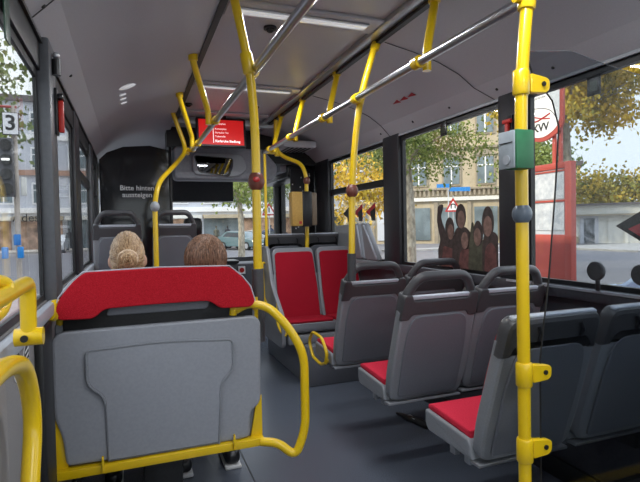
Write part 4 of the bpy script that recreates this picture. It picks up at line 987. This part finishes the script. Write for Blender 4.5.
MB().poly([(-.65, .0), (0, 0), (0, .2), (-.65, .2)], .02, frame(Vector((15.9, 22.5, 3.22)), u, (0,0,1), -d)).build('plate', signblue, t)
# traffic light with the number 3
t = thing('traffic_light', 'four-lamp tram signal with a plate reading 3 on a pale post', 'traffic light', (-2.14, 11.2, GZ+.12))
MB().tube([(-2.06, 11.2, GZ+.12), (-2.06, 11.2, 3.75)], .05, 12).build('post', mat('post_cream', (.50, .44, .38), .6), t)
MB().box(-2.33, -2.06, 10.95, 11.14, 1.98, 3.09, .02).build('housing', mat('signal_housing', (.10, .10, .11), .5), t)
for k in range(4):
    z = 2.95-k*.275
    o = MB().tube([(-2.16, 10.951, z), (-2.16, 10.90, z)], .105, 18).build('lamp', lens_off, t)
    if k == 1: MB().box(-2.23, -2.10, 10.890, 10.899, z-.02, z+.02).build('signal_bar', mat('signal_white', (.9, .9, .9), .4, emit=.8), o)
MB().box(-2.22, -1.94, 11.0, 11.02, 3.15, 3.58, .005).build('number_plate', black_m, t)
MB().box(-2.205, -1.955, 10.99, 10.9995, 3.165, 3.565).build('plate_face', white_m, t)
text_obj('number', '3', .40, black_m, frame((-2.08, 10.988, 3.365), (1,0,0), (0,0,1), (0,-1,0)), t, bold=.008)
MB().box(-1.95, -1.86, 11.0, 11.1, 2.0, 2.35, .02).build('side_box', shopwhite, t)
MB().box(-2.12, -2.0, 11.08, 11.13, 1.05, 1.26, .01).build('push_button', signblue, t)
for x0 in (-2.31, -2.05): MB().box(x0, x0+.10, 11.0, 11.1, .80, 1.02, .015).build('blue_box', boxblue, t)
MB().tube([(-2.3, 11.18, 3.72), (-2.0, 11.18, 3.72)], .025, 8).build('top_bar', stopred, t)

def car(label, x, y, ang, m, L_=4.2):
    t = thing('parked_car', label, 'car', (x, y, GZ), 'cars in the street'); t.rotation_euler = (0,0,ang); ORG[t] = Vector((0,0,0))
    prof = round2([(-2.1, .25), (2.05, .25), (2.1, .62), (1.95, .78), (1.15, .90), (.55, 1.38), (-.9, 1.42), (-1.7, 1.0), (-2.08, .92)], [.05, .08, .1, .1, .1, .15, .2, .1, .1])
    MB().poly(prof, 1.66, frame((0, -.83, 0), (1,0,0), (0,0,1), (0,-1,0)) @ Matrix.Translation((0,0,-1.66)), .06).build('body', m, t)
    for s in (-1, 1):
        MB().poly([(.95, .93), (.48, 1.30), (-.85, 1.33), (-1.35, 1.0)], .012, frame((0, .832 if s > 0 else -.82, 0), (1,0,0), (0,0,1), (0,-1,0))).build('side_glass', carglass, t)
        for xx in (-1.3, 1.3):
            w = MB().tube([(xx, s*.66, .31), (xx, s*.85, .31)], .31, 20).build('wheel', rubber_m, t)
            MB().tube([(xx, s*.851, .31), (xx, s*.86, .31)], .19, 14).build('hub', alu_m, w)
        MB().box(2.07, 2.115, s*.58-.16, s*.58+.16, .58, .70, .02).build('headlamp', white_m, t)
    MB().poly([(-.62, .95), (.62, .95), (.5, 1.32), (-.5, 1.32)], .02, frame((1.08, 0, 0), (0,1,0), (-.80, 0, .60), (.60,0,.80)) @ Matrix.Translation((0, -.93+.02, .60))).build('windscreen', carglass, t)
    MB().box(2.09, 2.115, -.26, .26, .38, .48, .004).build('number_plate', white_m, t)
    return t
car('light blue car standing close beside the bus on the right', 6.2, 3.1, math.radians(90), carblue)
car('teal car coming toward the bus, seen through the windscreen', 7.9, 37.5, math.radians(-60), carteal)
car('dark blue car parked at the far kerb, right of the windscreen view', 12.0, 43, math.radians(0), jeans_m)
car('silver car parked at the far kerb, seen beside the thick pole', 8.6, 41, math.radians(180), carwhite)
car('silver car far up the left side of the street', -5.6, 44, math.radians(-90), carwhite)
# window ledge clutter: people on the far pavement
def passer(label, x, y, m, h):
    t = thing('pedestrian', label, 'person', (x, y, GZ+.12), 'pedestrians on the far pavement')
    z = GZ+.12; b = MB()
    for s in (-1, 1):
        b.tube([(x+.09*s, y+.1*s, z+.02), (x+.09*s, y+.03*s, z+h*.27), (x+.07*s, y, z+h*.5)], lambda q: .055+.03*q, 8)
        b.tube([(x+.2*s, y, z+h*.80), (x+.24*s, y-.02, z+h*.62), (x+.22*s, y-.08, z+h*.46)], lambda q: .05-.015*q, 8)
    b.tube([(x, y, z+h*.48), (x, y, z+h*.62), (x, y, z+h*.80), (x, y, z+h*.84)], lambda q: .15 if q < .9 else .08, 10)
    b.tube([(x, y, z+h*.83), (x, y, z+h*.9)], .05, 8); b.ell((x, y, z+h*.93), .085, .10, .12, 12)
    remesh(b, 'body', m, t, .03, 2)
    MB().ell((x, y+.015, z+h*.95), .092, .10, .10, 12).build('hair', rubber_m, t)
    return t
for k, (x, y, m, n) in enumerate(((7.2, 45.5, cloth_olive, 'olive clothes'), (10.6, 45.2, stone_m, 'light sandy clothes'), (8.3, 46, cloth_dark, 'dark clothes, left of the pole'), (9.7, 46.5, sticker_r, 'brownish red clothes'), (12.4, 46, jeans_m, 'dark blue clothes'), (-5.0, 48.2, cloth_dark, 'dark clothes, seen past the left window post'))):
    passer('pedestrian far off on the pavement in '+n, x, y, m, 1.75)
